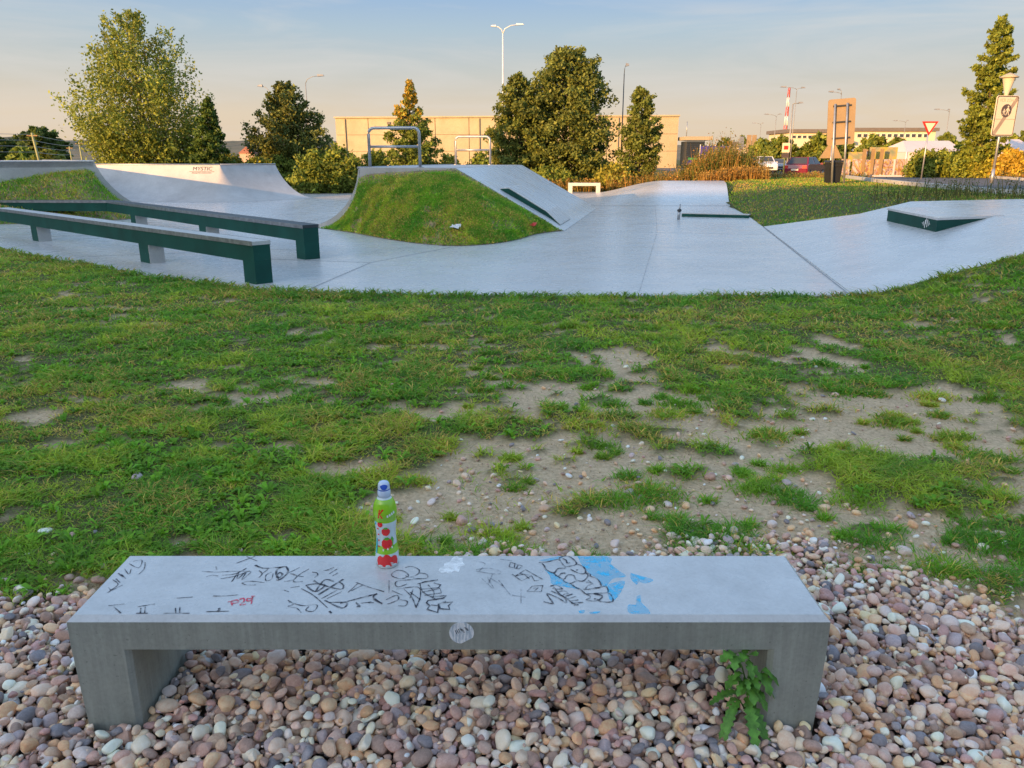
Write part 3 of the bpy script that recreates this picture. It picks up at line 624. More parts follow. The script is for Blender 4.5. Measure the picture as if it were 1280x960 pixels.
for k in range(6): wrap([(-.012+k*.0065, .056+.0015*k), (-.0085+k*.0065, .0565+.0015*k), (-.009+k*.0065, .0625+.0015*k), (-.0125+k*.0065, .062+.0015*k)], B_leaf if k % 2 else B_wh, 'band_letter', .0012)
for k in range(4): wrap([(.004+k*.006, .158+.0025*k), (.008+k*.006, .159+.0025*k), (.007+k*.006, .166+.0025*k), (.003+k*.006, .165+.0025*k)], B_wh, 'shoulder_letter', .0012)
cap = MB().lathe([(.0172, .209), (.0178, .2095), (.0178, .226), (.0166, .2275), (.0162, .240), (.0150, .247), (.0118, .2515), (.006, .2535), (0, .254)], n=32).build('cap', B_cap, bot)
MB().lathe([(.0160, .2285), (.0166, .2295), (.0160, .2405), (.0155, .241)], n=32).build('drinking_spout', B_blue, cap)

CP = [(.0178, .226), (.0166, .2275), (.0162, .240), (.0150, .247), (.0118, .2515), (.006, .2535)]
V = []
for i in range(18):
    a_ = 2*math.pi*i/18; th_ = face+.62*math.cos(a_)*(1+.15*math.sin(3*a_)); z_ = .2412+.0075*math.sin(a_); r_ = float(np.interp(z_, [q[1] for q in CP], [q[0] for q in CP]))+.0011; V.append((r_*math.cos(th_), r_*math.sin(th_), z_))
V.append((.0176*math.cos(face), .0176*math.sin(face), .2412)); MB().add(V, [(18, i, (i+1) % 18) for i in range(18)], True).build('spout_window', B_blue, cap)
# ---------------------------------------------------------------- weed at the bench leg
weed = thing('weed_plant', 'leafy green weed growing out of the pebbles against the right bench leg', 'plant', (.60, 1.70, 0))
leafm = plain('weed_leaf', (.10, .25, .035), .5, 0, .5, 45, .3)
def big_leaf(base, d, ln, wd, lobes, droop, name='leaf'):
    d = Vector(d).normalized(); s_ = d.cross(Vector((0, 0, 1))).normalized(); V = []; Fs = []; n_ = lobes*2+2
    for i in range(n_+1):
        t = i/n_; c_ = Vector(base)+d*ln*t+Vector((0, 0, -droop*ln*t*t))
        ww = wd*(.25+.95*math.sin(math.pi*min(1, t*.95+.03))**.8)*(1.0 if i % 2 else .5)*(0 if i == n_ else 1)
        V += [c_+s_*ww/2+Vector((0, 0, .12*ww)), c_, c_-s_*ww/2+Vector((0, 0, .12*ww))]
    for i in range(n_):
        for k in (0, 1): Fs.append((i*3+k, i*3+k+1, i*3+k+4, i*3+k+3))
    o = MB().add(V, Fs, True).build(name, leafm, weed, None, False); return o
mb = MB()
for q in ([(0, 0, 0), (.0, -.015, .06), (-.01, -.03, .13), (-.02, -.035, .2)], [(0, 0, 0), (.02, -.02, .08), (.035, -.03, .15)], [(0, 0, 0), (-.03, -.03, .05), (-.08, -.05, .08)], [(0, 0, .08), (-.04, -.04, .17), (-.07, -.05, .215)]): mb.tube(q, .0028, 6, .0015)
mb.build('stem', leafm, weed)
for bs, d, ln, wd, lb, dr in (((0, -.02, .05), (.35, -.7, -.35), .15, 0.047, 7, .45), ((-.01, -.03, .06), (.05, -.9, -.35), .15, 0.051, 7, .4), ((-.03, -.03, .05), (-.6, -.55, -.1), .13, 0.038, 6, .5), ((-.03, -.02, .07), (-.95, -.25, .25), .13, 0.043, 6, .45), ((-.05, -.04, .05), (-.5, -.8, -.2), .11, 0.038, 6, .5),
   ((-.02, -.035, .2), (.3, -.4, .5), .055, .045, 2, .4), ((-.02, -.035, .2), (-.5, -.4, .3), .06, .045, 2, .5), ((-.02, -.035, .17), (.7, -.5, -.1), .06, .045, 2, .5), ((-.07, -.05, .215), (-.7, -.3, .2), .065, .05, 2, .5), ((-.07, -.05, .21), (-.2, -.8, .0), .05, .042, 2, .5), ((.035, -.03, .15), (.8, -.3, -.1), .065, .05, 2, .6), ((.035, -.03, .14), (.3, -.8, -.3), .06, .048, 2, .5),
   ((.03, -.025, .12), (.85, -.2, -.4), .07, .05, 2, .6), ((0, -.02, .11), (-.7, -.6, .1), .07, .052, 2, .5), ((-.01, -.03, .13), (.4, -.8, .2), .06, .045, 2, .5), ((-.04, -.04, .13), (-.8, -.3, .1), .065, .05, 2, .5), ((0, -.02, .1), (.0, -1, .1), .07, .05, 2, .6), ((.01, -.02, .08), (.6, -.6, -.1), .07, .05, 2, .6)):
    big_leaf(bs, d, ln*.9, wd*.85, lb, dr)
for k in range(26):
    a = random.uniform(0, 6.28); hgt = random.uniform(.05, .215); r_ = random.uniform(.005, .035); big_leaf((-.02+r_*math.cos(a)-.12*max(0, hgt-.1), -.035+r_*math.sin(a), hgt), (math.cos(a), math.sin(a)-.5, random.uniform(-.3, .5)), random.uniform(.03, .055), random.uniform(.018, .03), 2, random.uniform(.2, .7))
weed.scale = (.76, .8, .92); weed.location = (.612, 1.70, .03)

# ---------------------------------------------------------------- skatepark concrete
pad_flat = [p for p in PAD]
FLAT = [(-16, 18.6), (-8.45, 12.8), (-4.53, 9.66), (-2.8, 8.62), (-2.11, 8.40), (0, 8.2), (3.68, 8.22), (5.38, 16.7), (5.95, 19.6), (6.7, 24.2), (7.5, 27.5), (7.9, 34), (-1, 35), (-8, 34), (-16, 33)]
mb = MB(); mb.prism([(x, y, -.12) for x, y in FLAT], (0, 0, 0), (0, 0, .125)); pad = mb.build('skatepark_floor', M_pad, None, 'structure')
jm = MB()
def joint(a, b, wd=.014, z=.0085):
    a = Vector((a[0], a[1], z)); b = Vector((b[0], b[1], z)); s_ = (b-a).cross(Vector((0, 0, 1))).normalized()*wd/2; jm.add([a-s_, b-s_, b+s_, a+s_], [(0, 1, 2, 3)])
joint((3.66, 8.3), (5.37, 16.68), .018); joint((-2.3, 8.5), (-2.0, 10.9)); joint((-2.0, 10.9), (-3.9, 11.4)); joint((-2.0, 10.9), (-1.0, 12.9)); joint((-6.5, 11.6), (-3.6, 12.6)); joint((.83, 15.9), (4.9, 15.1), .01); joint((2.6, 25.5), (6.8, 24.3), .012); joint((-9.6, 14.3), (-5.2, 16.2)); joint((-5.2, 16.2), (-3.9, 23))
joint((1.4, 8.4), (2.9, 15.6), .005); joint((2.9, 15.6), (4.5, 24.8), .006)
jm.build('joint', M_joint, pad, None, False)
# kerb face along the near edge
kb = MB()
for a, b in zip(PAD[1:6], PAD[2:7]):
    d = Vector((b[0]-a[0], b[1]-a[1], 0)); s_ = Vector((d.y, -d.x, 0)).normalized()*.05; a3 = Vector((a[0], a[1], -.1)); b3 = Vector((b[0], b[1], -.1)); u = Vector((0, 0, .111))
    kb.hexa([a3+s_, b3+s_, b3, a3, a3+s_+u, b3+s_+u, b3+u, a3+u])
kb.build('edge_strip', M_ledge, pad)

def grid_pts(f, nu, nv): return [f(i/(nu-1), j/(nv-1)) for i in range(nu) for j in range(nv)]
def quarter_profile(h, r, n=14):   # from lip (0,h) to foot; (run, z)
    a1 = math.acos(1-h/r); out = []
    for i in range(n+1):
        a = a1*(1-i/n); out.append((r*math.sin(a1)-r*math.sin(a), r-r*math.cos(a)))
    return out
def quarter(name, label, lipA, lipB, normal, h, r, deck, foot_ext=.0, parent=None):
    """concave ramp below the lip from lipA to lipB, with a deck behind and solid ends"""
    A = Vector((lipA[0], lipA[1], 0)); B = Vector((lipB[0], lipB[1], 0)); n_ = Vector(normal).normalized(); pr = quarter_profile(h, r)
    t = parent or thing(name, label, 'ramp', A); o = Vector(t.location)
    P = [A+(B-A)*k/8+n_*q[0]+Vector((0, 0, max(q[1], .0)+.008))-o for k in range(9) for q in pr]
    link('transition', grid_mesh(P, 9, len(pr)), M_ramp, t)
    for e in (A, B):
        poly = [e+n_*q[0]+Vector((0, 0, q[1]+.006))-o for q in pr]+[e+n_*pr[-1][0]+Vector((0, 0, -.1))-o, e-n_*deck+Vector((0, 0, -.1))-o, e-n_*deck+Vector((0, 0, h))-o]
        if (e-A).length < .01: poly = poly[::-1]
        me = bpy.data.meshes.new('side_wall'); me.from_pydata([tuple(p) for p in poly], [], [tuple(range(len(poly)))]); link('side_wall', me, M_ramp, t)
    z0 = Vector((0, 0, h)); MB().hexa([A+z0*.9-o-n_*.03, B+z0*.9-o-n_*.03, B-n_*deck+z0*.9-o, A-n_*deck+z0*.9-o, A+z0+Vector((0, 0, .012))-o, B+z0+Vector((0, 0, .012))-o, B-n_*deck+z0+Vector((0, 0, .012))-o, A-n_*deck+z0+Vector((0, 0, .012))-o]).build('deck', M_ramp, t)
    MB().tube([A+z0+Vector((0, 0, .012))-o+n_*.01, B+z0+Vector((0, 0, .012))-o+n_*.01], .022, 8).build('coping', M_steel, t)
    return t
# back quarter pipe, two faces meeting in a hip, MYSTIC lettering near the lip
qa, qb, qc = Vector((-17.2, 29.35, 0)), Vector((-10.35, 28.3, 0)), Vector((-8.95, 30.2, 0))
QN = Vector((-EX.y*-1, -1, 0)).normalized(); QN = Vector((-.152, -.988, 0)); Q2 = Vector((.85, -.53, 0)).normalized()
mys = quarter('quarter_pipe', 'far concrete quarter pipe with small dark lettering below its lip, partly sunlit', qa, qb, QN, 1.2, 2.1, 1.0)
quarter('', '', qb, qc, Q2, 1.2, 2.3, .6, parent=mys)
# fill the hip between the two faces
pr1 = quarter_profile(1.2, 2.1); pr2 = quarter_profile(1.2, 2.3); o = Vector(mys.location); n_ = len(pr1); P = []
for k in range(7):
    t = k/6
    for i in range(n_):
        d = (QN*(1-t)+Q2*t).normalized(); P.append(qb+d*(pr1[i][0]*(1-t)+pr2[i][0]*t)+Vector((0, 0, pr1[i][1]*(1-t)+pr2[i][1]*t+.008))-o)
link('hip', grid_mesh(P, 7, n_), M_ramp, mys)
def on_face(s, t):   # s metres left of the hip corner along the lip, t metres down the face
    a1 = math.acos(1-1.2/2.1)-t/2.1; run = 2.1*math.sin(math.acos(1-1.2/2.1))-2.1*math.sin(a1); z = 2.1-2.1*math.cos(a1)
    nm = (QN*math.sin(a1)+Vector((0, 0, math.cos(a1)))).normalized()
    return qb+(qa-qb).normalized()*s+QN*run+Vector((0, 0, z+.008))+nm*.006
M_let = plain('dark_lettering', (.05, .04, .04), .6)
me = text_mesh('MYSTIC', .21)
for v in me.vertices: v.co = on_face(.62-v.co.x*1.05, .17-v.co.y)-o
link('lettering', me, M_let, mys)
me = text_mesh('skateparks construction', .07)
for v in me.vertices: v.co = on_face(.62-v.co.x*1.1, .33-v.co.y)-o
link('small_lettering', me, M_let, mys, 'stuff')
mb = MB(); mb.add([on_face(s, t)-o for s, t in ((.15, .275), (1.1, .275), (1.1, .29), (.15, .29))], [(0, 1, 2, 3)]); mb.build('underline', M_let, mys, None, False)
# left quarter pipe behind the left mound
la, lb = Vector((-10.45, 20.0, 0)), Vector((-17.2, 29.3, 0)); LN = Vector((.81, .587, 0))
quarter('quarter_pipe', 'left concrete quarter pipe whose deck tops the left grass mound', la, lb, LN, 1.34, 1.9, 9.0)

# centre obstacle: deck, quarter to the left, bank to the right, rails on top
HC = 1.22; c0 = Vector((-3.2, 16.62, 0)); c1 = c0+EX*2.09; ct = thing('pyramid_ramp', 'raised concrete ramp with deck, quarter pipe and sloping bank round the central grass mound', 'ramp', c0); o = c0
DL = 7.6
quarter('', '', c0, c0+AX*DL, -EX, HC, 1.35, 0.02, parent=ct)
MB().hexa([c0-o+Vector((0, 0, .9)), c1-o+Vector((0, 0, .9)), c1+AX*DL-o+Vector((0, 0, .9)), c0+AX*DL-o+Vector((0, 0, .9))]+[p-o+Vector((0, 0, HC+.014)) for p in (c0+EX*.01, c1, c1+AX*DL, c0+AX*DL+EX*.01)]).build('platform', M_ramp, ct)
RUN = 2.12; LONG = [0, .12, .3, .6, 1]
def bank_pt(q, along):    # q 0..1 down the bank, eased at the foot
    z = HC*(1-q); z = z if q < .86 else HC*.14*((1-q)/.14)**1.6
    return c1+EX*(RUN*1.06*q)+AX*DL*along+Vector((0, 0, z+.01))
link('bank', grid_mesh([bank_pt(i/16, j/6)-o for j in range(7) for i in range(17)], 7, 17), M_pad, ct)
for j in (0, 1):
    mb = MB(); poly = [bank_pt(i/16, j)-o-Vector((0, 0, .004)) for i in range(17)]+[bank_pt(1, j)-o-Vector((0, 0, .1)), c1+AX*DL*j-o-Vector((0, 0, .1))]
    mb.add(poly, [tuple(range(len(poly))) if j else tuple(range(len(poly)-1, -1, -1))])
    mb.build('bank_side', M_ramp, ct, None, False)
w0 = c0; MB().hexa([c0-o-Vector((0, 0, .1)), c1-o-Vector((0, 0, .1)), c1-o-Vector((0, 0, .1))+AX*.12, c0-o-Vector((0, 0, .1))+AX*.12, c0-o+Vector((0, 0, .895)), c1-o+Vector((0, 0, .895)), c1-o+Vector((0, 0, .895))+AX*.12, c0-o+Vector((0, 0, .895))+AX*.12]).build('front_wall', M_ramp, ct)
# low ledge with green face running down the bank
kq = [(bank_pt(q, .075), bank_pt(q, .30), h_) for q, h_ in ((.36, .01), (.44, .12), (.80, .09), (.93, .01))]
hub = thing('slanted_ledge', 'low green-sided ledge running down the sloping central bank', 'ledge', kq[0][0]); oo = Vector(hub.location)
def strip(lo, hi, name, m):
    V = []
    for a, b, h_ in kq:
        V += [a-oo+Vector((0, 0, lo(h_))), b-oo+Vector((0, 0, lo(h_))), b-oo+Vector((0, 0, hi(h_))), a-oo+Vector((0, 0, hi(h_)))]
    MB().add(V, [(3, 2, 1, 0), (12, 13, 14, 15)]+[(k*4+i, k*4+(i+1) % 4, k*4+4+(i+1) % 4, k*4+4+i) for k in range(3) for i in range(4)]).build(name, m, hub)
strip(lambda h: -.05, lambda h: h, 'ledge_side', M_green); strip(lambda h: h+.002, lambda h: h+.022, 'ledge_top', M_pad)
# guard rails
def rail(loc, wd, h, label):
    t = thing('guard_rail', label, 'railing', loc, math.atan2(EX.y, EX.x), 'grey tube guard rails on the deck'); r_ = .032; k = .12
    arc = [(0, 0, 0), (0, 0, h-k)]+[(k-k*math.cos(a), 0, h-k+k*math.sin(a)) for a in (R(22), R(45), R(68), R(90))]
    full = arc+[(wd-p[0], 0, p[2]) for p in arc[::-1]]
    MB().tube(full, r_, 10).build('hoop', M_steel, t); MB().tube([(r_*.8, 0, h*.53), (wd-r_*.8, 0, h*.53)], r_*.8, 8).build('crossbar', M_steel, t)
    for q in (0, wd): MB().lathe([(.0, .014), (.07, .014), (.07, .0)], (q, 0, 0), 12, False).build('foot_plate', M_steel, t)
    return t
rail(c0+EX*.05+AX*.55+Vector((0, 0, HC+.014)), 1.12, .80, 'grey tube guard rail at the front of the central deck')
rail(c0+EX*.12+AX*(DL-.2)+Vector((0, 0, HC+.014)), 1.05, .80, 'grey tube guard rail at the back of the central deck')

# far bank rising at the end of the park
FB = [Vector(p) for p in ((5.55, 25.2, .0), (6.78, 24.6, 0), (7.75, 27.2, .45), (8.15, 30.3, .52), (5.5, 30.6, .52), (4.75, 28.6, .3), (3.9, 29.5, .12), (3.1, 32.5, .02))]
def far_h(x, y):
    s_ = (y-24.6)/5.6; l_ = (x-(2.2+.1*(y-24)))/3.2; return .52*float(sm(0, 1, s_))*float(sm(0, 1, l_))
P = []
for i in range(25):
    for j in range(25):
        yy = 24.4+j/24*8.6; xr = 6.72+(yy-24.2)*.235; xx = 1.8+(xr-1.8)*i/24; P.append((xx, yy, far_h(xx, yy)+.0095))
fb = thing('roll_in_bank', 'gently rising concrete bank with sunlit crest at the far end of the park', 'ramp', (0, 0, 0)); link('slope', grid_mesh(P, 25, 25), M_pad, fb)
Pr_ = [P[24*25+j] for j in range(25)]; mb = MB()
mb.add([Vector(p)-Vector((0, 0, .003)) for p in Pr_]+[Vector((p[0], p[1], -.1)) for p in Pr_], [(j, j+1, 26+j, 25+j) for j in range(24)]); mb.build('side_wall', M_ramp, fb, None, False)
# thin green step and post
e0, e1 = gp(852, 271), gp(936, 273)
gs = thing('curb_ledge', 'long thin green-edged concrete curb across the flat floor', 'ledge', e0); d = (e1-e0); nrm = Vector((-d.y, d.x, 0)).normalized()
MB().hexa([Vector((0, 0, -.02)), d-Vector((0, 0, .02)), d+nrm*1.4-Vector((0, 0, .02)), nrm*1.4-Vector((0, 0, .02)), Vector((0, 0, .075)), d+Vector((0, 0, .075)), d+nrm*1.4+Vector((0, 0, .012)), nrm*1.4+Vector((0, 0, .012))]).build('curb_side', M_green, gs)
MB().hexa([Vector((0, -.0, .076)), d+Vector((0, 0, .076)), d+nrm*1.4+Vector((0, 0, .013)), nrm*1.4+Vector((0, 0, .013)), Vector((0, 0, .095)), d+Vector((0, 0, .095)), d+nrm*1.4+Vector((0, 0, .02)), nrm*1.4+Vector((0, 0, .02))]).build('curb_top', M_pad, gs)
p = gp(848, 274.5); po = thing('short_post', 'short grey metal post with a knob standing on the flat concrete', 'post', (p.x, p.y, .005))
MB().tube([(0, 0, 0), (.01, 0, .2)], .035, 10).build('shaft', M_steel, po); MB().tube([(.01, 0, .2), (.025, 0, .36)], .02, 8).build('pin', M_steel, po); MB().lathe([(0, .17), (.05, .19), (.055, .215), (.045, .24), (0, .25)], (.01, 0, 0), 12).build('knob', M_dark, po)

# right-hand bank
bk = thing('hip_bank', 'broad concrete bank sloping up at the right side of the skatepark', 'ramp', BK0); o = Vector(bk.location)
bm = bmesh.new(); vs = [bm.verts.new((x, y, 0)) for x, y in [(3.68, 8.22)]+NEAR[1:]+FAR]; f_ = bm.faces.new(vs)
pl = BK0+EX*(BK_TOP/BK_S)
bmesh.ops.triangulate(bm, faces=bm.faces[:])
for off in (.02, .3, BK_TOP/BK_S-.25, BK_TOP/BK_S, BK_TOP/BK_S+.25):
    bmesh.ops.bisect_plane(bm, geom=bm.verts[:]+bm.edges[:]+bm.faces[:], plane_co=BK0+EX*off, plane_no=EX)
for v in bm.verts: v.co.z = float(bank_h(v.co.x, v.co.y))+.011
rim = [e for e in bm.edges if e.is_boundary]; r2 = bmesh.ops.extrude_edge_only(bm, edges=rim)
for v in r2['geom']:
    if isinstance(v, bmesh.types.BMVert): v.co.z -= .22
for v in bm.verts: v.co -= o
bmesh.ops.recalc_face_normals(bm, faces=bm.faces[:])
me = bpy.data.meshes.new('bank'); bm.to_mesh(me); bm.free(); link('slope', me, M_pad, bk)
k1, k2, k3 = Vector((6.56, 13.72, 0)), Vector((6.2, 11.42, 0)), Vector((7.42, 11.90, 0)); k4 = Vector((7.9, 14.2, 0))
kk = thing('launch_box', 'flat-topped concrete box with green sides jutting from the right bank', 'ledge', k2); o = Vector(kk.location); zt = BK_TOP+.019
cor = [k1, k2, k3, k4]
MB().hexa([p-o+Vector((0, 0, .1)) for p in cor]+[p-o+Vector((0, 0, zt-.035)) for p in cor]).build('box_side', M_green, kk)
g_ = [k1+Vector((-.015, .01, 0)), k2+Vector((-.012, -.014, 0)), k3+Vector((.06, .02, 0)), k4+Vector((.1, .1, 0))]
MB().hexa([p-o+Vector((0, 0, zt-.034)) for p in g_]+[p-o+Vector((0, 0, zt)) for p in g_]).build('box_top', M_pad, kk)
d_ = (k1-k2).normalized(); nf = Vector((-d_.y, d_.x, 0))
mb = MB(); q0 = k2+d_*.42+nf*.006
for s_, z0_, z1_, w_ in ((-.12, .44, .52, .02), (-.06, .42, .54, .03), (0, .46, .56, .02), (.03, .40, .53, .03), (.1, .43, .5, .02), (-.16, .47, .49, .05), (.14, .46, .48, .04), (-.02, .33, .36, .05), (.0, .28, .31, .02)):
    a = q0+d_*s_; mb.add([a+Vector((0, 0, z0_))-o, a+d_*w_+Vector((0, 0, z0_+.01))-o, a+d_*w_*.8+Vector((0, 0, z1_))-o, a-d_*.01+Vector((0, 0, z1_-.01))-o], [(0, 1, 2, 3)])
mb.build('paint_tag', M_white, kk, None, False)

# green-sided ledges on legs
M_dtop = painted('scuffed_dark_top', (.022, .034, .04), (.24, .26, .28), .5)
def ledge(name, label, path, h, wd, legs, th=.235, topm=None):
    t = thing(name, label, 'ledge', path[0], 0, 'green-sided concrete ledges on legs'); o = Vector(t.location)
    for a, b in zip(path[:-1], path[1:]):
        a, b = Vector(a), Vector(b); d = (b-a).normalized(); s_ = Vector((d.y, -d.x, 0))*wd/2
        MB().hexa([p-o+Vector((0, 0, z_)) for z_ in (h-th, h-.045) for p in (a-s_, b-s_, b+s_, a+s_)]).build('beam', M_green, t)
        s2 = s_*1.06
        MB().hexa([p-o+Vector((0, 0, z_)) for z_ in (h-.043, h) for p in (a-s2, b-s2, b+s2, a+s2)]).build('top_slab', topm or M_ledge, t)
        s3 = s_*1.075; e_ = Vector((0, 0, h-.02))
        for sg in (-1, 1):
            s4 = s_*sg
            MB().hexa([a+s4*1.062-o+Vector((0, 0, h-.05)), b+s4*1.062-o+Vector((0, 0, h-.05)), b+s4*1.09-o+Vector((0, 0, h-.05)), a+s4*1.09-o+Vector((0, 0, h-.05)), a+s4*1.062-o+Vector((0, 0, h+.003)), b+s4*1.062-o+Vector((0, 0, h+.003)), b+s4*1.09-o+Vector((0, 0, h+.003)), a+s4*1.09-o+Vector((0, 0, h+.003))]).build('steel_edge', M_edge, t)
    for p, d, ln in legs:
        p = Vector(p); d = Vector(d).normalized(); s_ = Vector((d.y, -d.x, 0))*wd/2*.985; e = d*ln/2
        lg = MB().hexa([q-o+Vector((0, 0, z_)) for z_ in (0.004, h-th-.001) for q in (p-e-s_, p+e-s_, p+e+s_, p-e+s_)]).build('leg', M_green, t)
        e2 = d*.012
        for sg in ((-1, 1) if ln > .27 else ()):
            c_ = p+e*sg; MB().hexa([q-o+Vector((0, 0, z_)) for z_ in (0.005, h-th-.003) for q in (c_-s_*.97, c_+e2*sg-s_*.97, c_+e2*sg+s_*.97, c_+s_*.97)]).build('leg_face', M_ledge if sg < 0 or ln > .3 else M_ledge, lg) if True else None
    return t
a0 = Vector((-2.91, 9.02, 0)); dn = Vector((-.745, .667, 0)).normalized(); far_ = a0+dn*9.4
def lp(k): return a0+dn*k
ledge('grind_ledge', 'near long green-sided concrete ledge on stubby legs', [a0, far_], .50, .22, [(lp(.13), dn, .26), (lp(2.95), dn, .30), (lp(7.4), dn, .30)])
b0 = Vector((-2.91, 11.3, 0)); b1 = Vector((-9.15, 18.0, 0)); d1 = (b1-b0).normalized(); b2 = Vector((-15.0, 18.3, 0)); d2 = (b2-b1).normalized()
ledge('grind_ledge', 'far kinked green-sided ledge standing behind the near one', [b0, b1, b2], .50, .24, [(b0+d1*.13, d1, .26), (b0+d1*3.7, d1, .3), (b0+d1*7.4, d1, .3), (b1+d2*2.4, d2, .3)], topm=M_dtop)
# small gap strip of grass between the ledges
gs_poly = [(-3.1, 11.15), (-2.35, 11.0), (-3.0, 11.75), (-4.6, 13.0), (-7.0, 15.2), (-7.4, 14.9)]

# ---------------------------------------------------------------- grass mounds
def mound(name, T, Bc, bulge, nrow=14, seed=0):
    nT = len(T); P = []
    for j in range(nrow+1):
        s_ = j/nrow
        for i in range(nT):
            a, b = T[i], Bc[i]; q = a.lerp(b, s_); hz = (a.z-b.z)*bulge*math.sin(math.pi*s_)
            nz_ = .07*(float(fbm(np.array([q.x]), np.array([q.y]), .9, 81+seed)[0])-.5)*math.sin(math.pi*s_)
            P.append((q.x, q.y, q.z+hz+nz_))
    return link(name, grid_mesh(P, nrow+1, nT, True, name), M_ground2, None, 'structure'), np.array(P).reshape(nrow+1, nT, 3)
M_ground2 = plain('mound_turf', (.30, .225, .13), .95, 0, .35, 3, .1)
def resample(pts, n):
    pts = [Vector(p) for p in pts]; L_ = [0]
    for a, b in zip(pts[:-1], pts[1:]): L_.append(L_[-1]+(b-a).length)
    out = []
    for k in range(n):
        s_ = L_[-1]*k/(n-1); i = max(j for j in range(len(L_)) if L_[j] <= s_+1e-9); i = min(i, len(pts)-2); t = (s_-L_[i])/(L_[i+1]-L_[i]); out.append(pts[i].lerp(pts[i+1], t))
    return out
qp = quarter_profile(HC, 1.35, 10); Tl = [c0-EX*q[0]+Vector((0, 0, max(q[1]-.16, 0)*.98+.0))-AX*.02 for q in qp[::-1]]
Tm = [c0+EX*(2.09*k/8)-AX*.02+Vector((0, 0, HC-.16+.15*(k/8)**.6)) for k in range(1, 9)]
Tr = [bank_pt(i/12, 0)-AX*.02-Vector((0, 0, .01)) for i in range(1, 13)]
Tt = resample(Tl+Tm+Tr, 60)
for p in Tt[-1:]: p.z = .0
Bb = catmull([Vector(p) for p in ((-4.62, 16.85, .0), (-4.2, 16.6, 0), (-3.25, 15.55, 0), (-2.2, 14.1, 0), (-1.5, 13.35, 0), (-.95, 13.05, 0), (-.42, 13.3, 0), (.05, 14.0, 0), (.5, 15.2, 0), (.98, 15.8, 0))], 8)
Bb = resample(Bb, 60)
for p in Bb: p.z = .012
md, MP = mound('grass_mound', Tt, Bb, .13)
Lt = resample([Vector((-22, 20.0, 1.22)), Vector((-11.2, 19.98, 1.22)), Vector((-10.75, 19.98, 1.15))]+[la+LN*q[0]-Vector((.1, .05, 0))+Vector((0, -.03, max(q[1]-.12, 0))) for q in quarter_profile(1.34, 1.9, 8)], 50)
Lb = resample([Vector((-22, 17.0, .01)), Vector((-12, 17.3, .01)), Vector((-10, 17.9, .01)), Vector((-9.1, 19.2, .01)), Vector((-8.75, 20.65, .01))], 50)
md2, MP2 = mound('grass_mound', Lt, Lb, .16, 14, 3)
def scatter(MPts, n):
    a, b = MPts.shape[:2]; A = []
    i = rng.integers(0, a-1, n*3); j = rng.integers(0, b-1, n*3); u = rng.random(n*3)[:, None]; v = rng.random(n*3)[:, None]
    p = (MPts[i, j]*(1-u)+MPts[i+1, j]*u)*(1-v)+(MPts[i, j+1]*(1-u)+MPts[i+1, j+1]*u)*v
    ar = np.linalg.norm(np.cross(MPts[i+1, j]-MPts[i, j], MPts[i, j+1]-MPts[i, j]), axis=1); k = rng.random(n*3) < ar/np.percentile(ar, 95)
    return p[k][:n], i[k][:n]/(a-1), j[k][:n]/(b-1)
p_, s_, t_ = scatter(MP, 95000); k = rng.random(len(p_)) > .97*np.maximum(np.maximum((1-sm(.03, .06+.26*fbm(t_*9, s_*5, 1, 3, 3)**1.5, s_)), (1-sm(.06, .10+.25*fbm(t_*9, s_*6, 1, 13, 3), t_))), np.maximum(sm(.93, .99, t_), .8*sm(.60, .72, fbm(t_*9, s_*4, .7, 17, 3)))); p_ = p_[k]; n = len(p_)
blades(p_, .022+.035*rng.random(n), .010+.009*rng.random(n), .5+rng.random(n), grass_cols(p_[:, 0], p_[:, 1], n, .2)*1.12, 'mound_grass')
p_, s_, t_ = scatter(MP2, 45000); k = rng.random(len(p_)) > .85*sm(.8, .95, t_); p_ = p_[k]; n = len(p_)
blades(p_, .04+.06*rng.random(n), .012+.01*rng.random(n), .5+rng.random(n), grass_cols(p_[:, 0], p_[:, 1], n, .2)*1.12, 'mound_grass')
bvh = BVHTree.FromPolygons([tuple(p) for p in MP.reshape(-1, 3)], [tuple(f.vertices) for f in md.data.polygons])
def on_mound(u, v):
    h_ = bvh.ray_cast(Vector((0, 0, CAM_Z)), ray(u, v).normalized()); return h_[0] if h_[0] is not None else gp(u, v)
def litter(name, label, p, m, sz):
    mb = MB(); V = []
    for i in range(5):
        for j in range(4): V.append(((i/4-.5)*sz[0], (j/3-.5)*sz[1], .03+sz[2]*random.random()))
    mb.add(V, [(i*4+j, i*4+4+j, i*4+5+j, i*4+1+j) for i in range(4) for j in range(3)]); mb.add([(x, y, z-.004) for x, y, z in V], [(i*4+1+j, i*4+5+j, i*4+4+j, i*4+j) for i in range(4) for j in range(3)])
    o = mb.build(name, m, None, None, False); o.location = p+Vector((0, 0, .01)); o.rotation_euler = (R(25), 0, R(-20)); return tag(o, label, 'litter')
litter('paper_scrap', 'crumpled white paper scrap on the central grass mound', on_mound(570, 287.5), M_white, (.17, .13, .05))
litter('plastic_scrap', 'small red plastic scrap at the right foot of the grass mound', on_mound(666, 285), plain('red_plastic', (.5, .04, .03), .4), (.16, .12, .06))
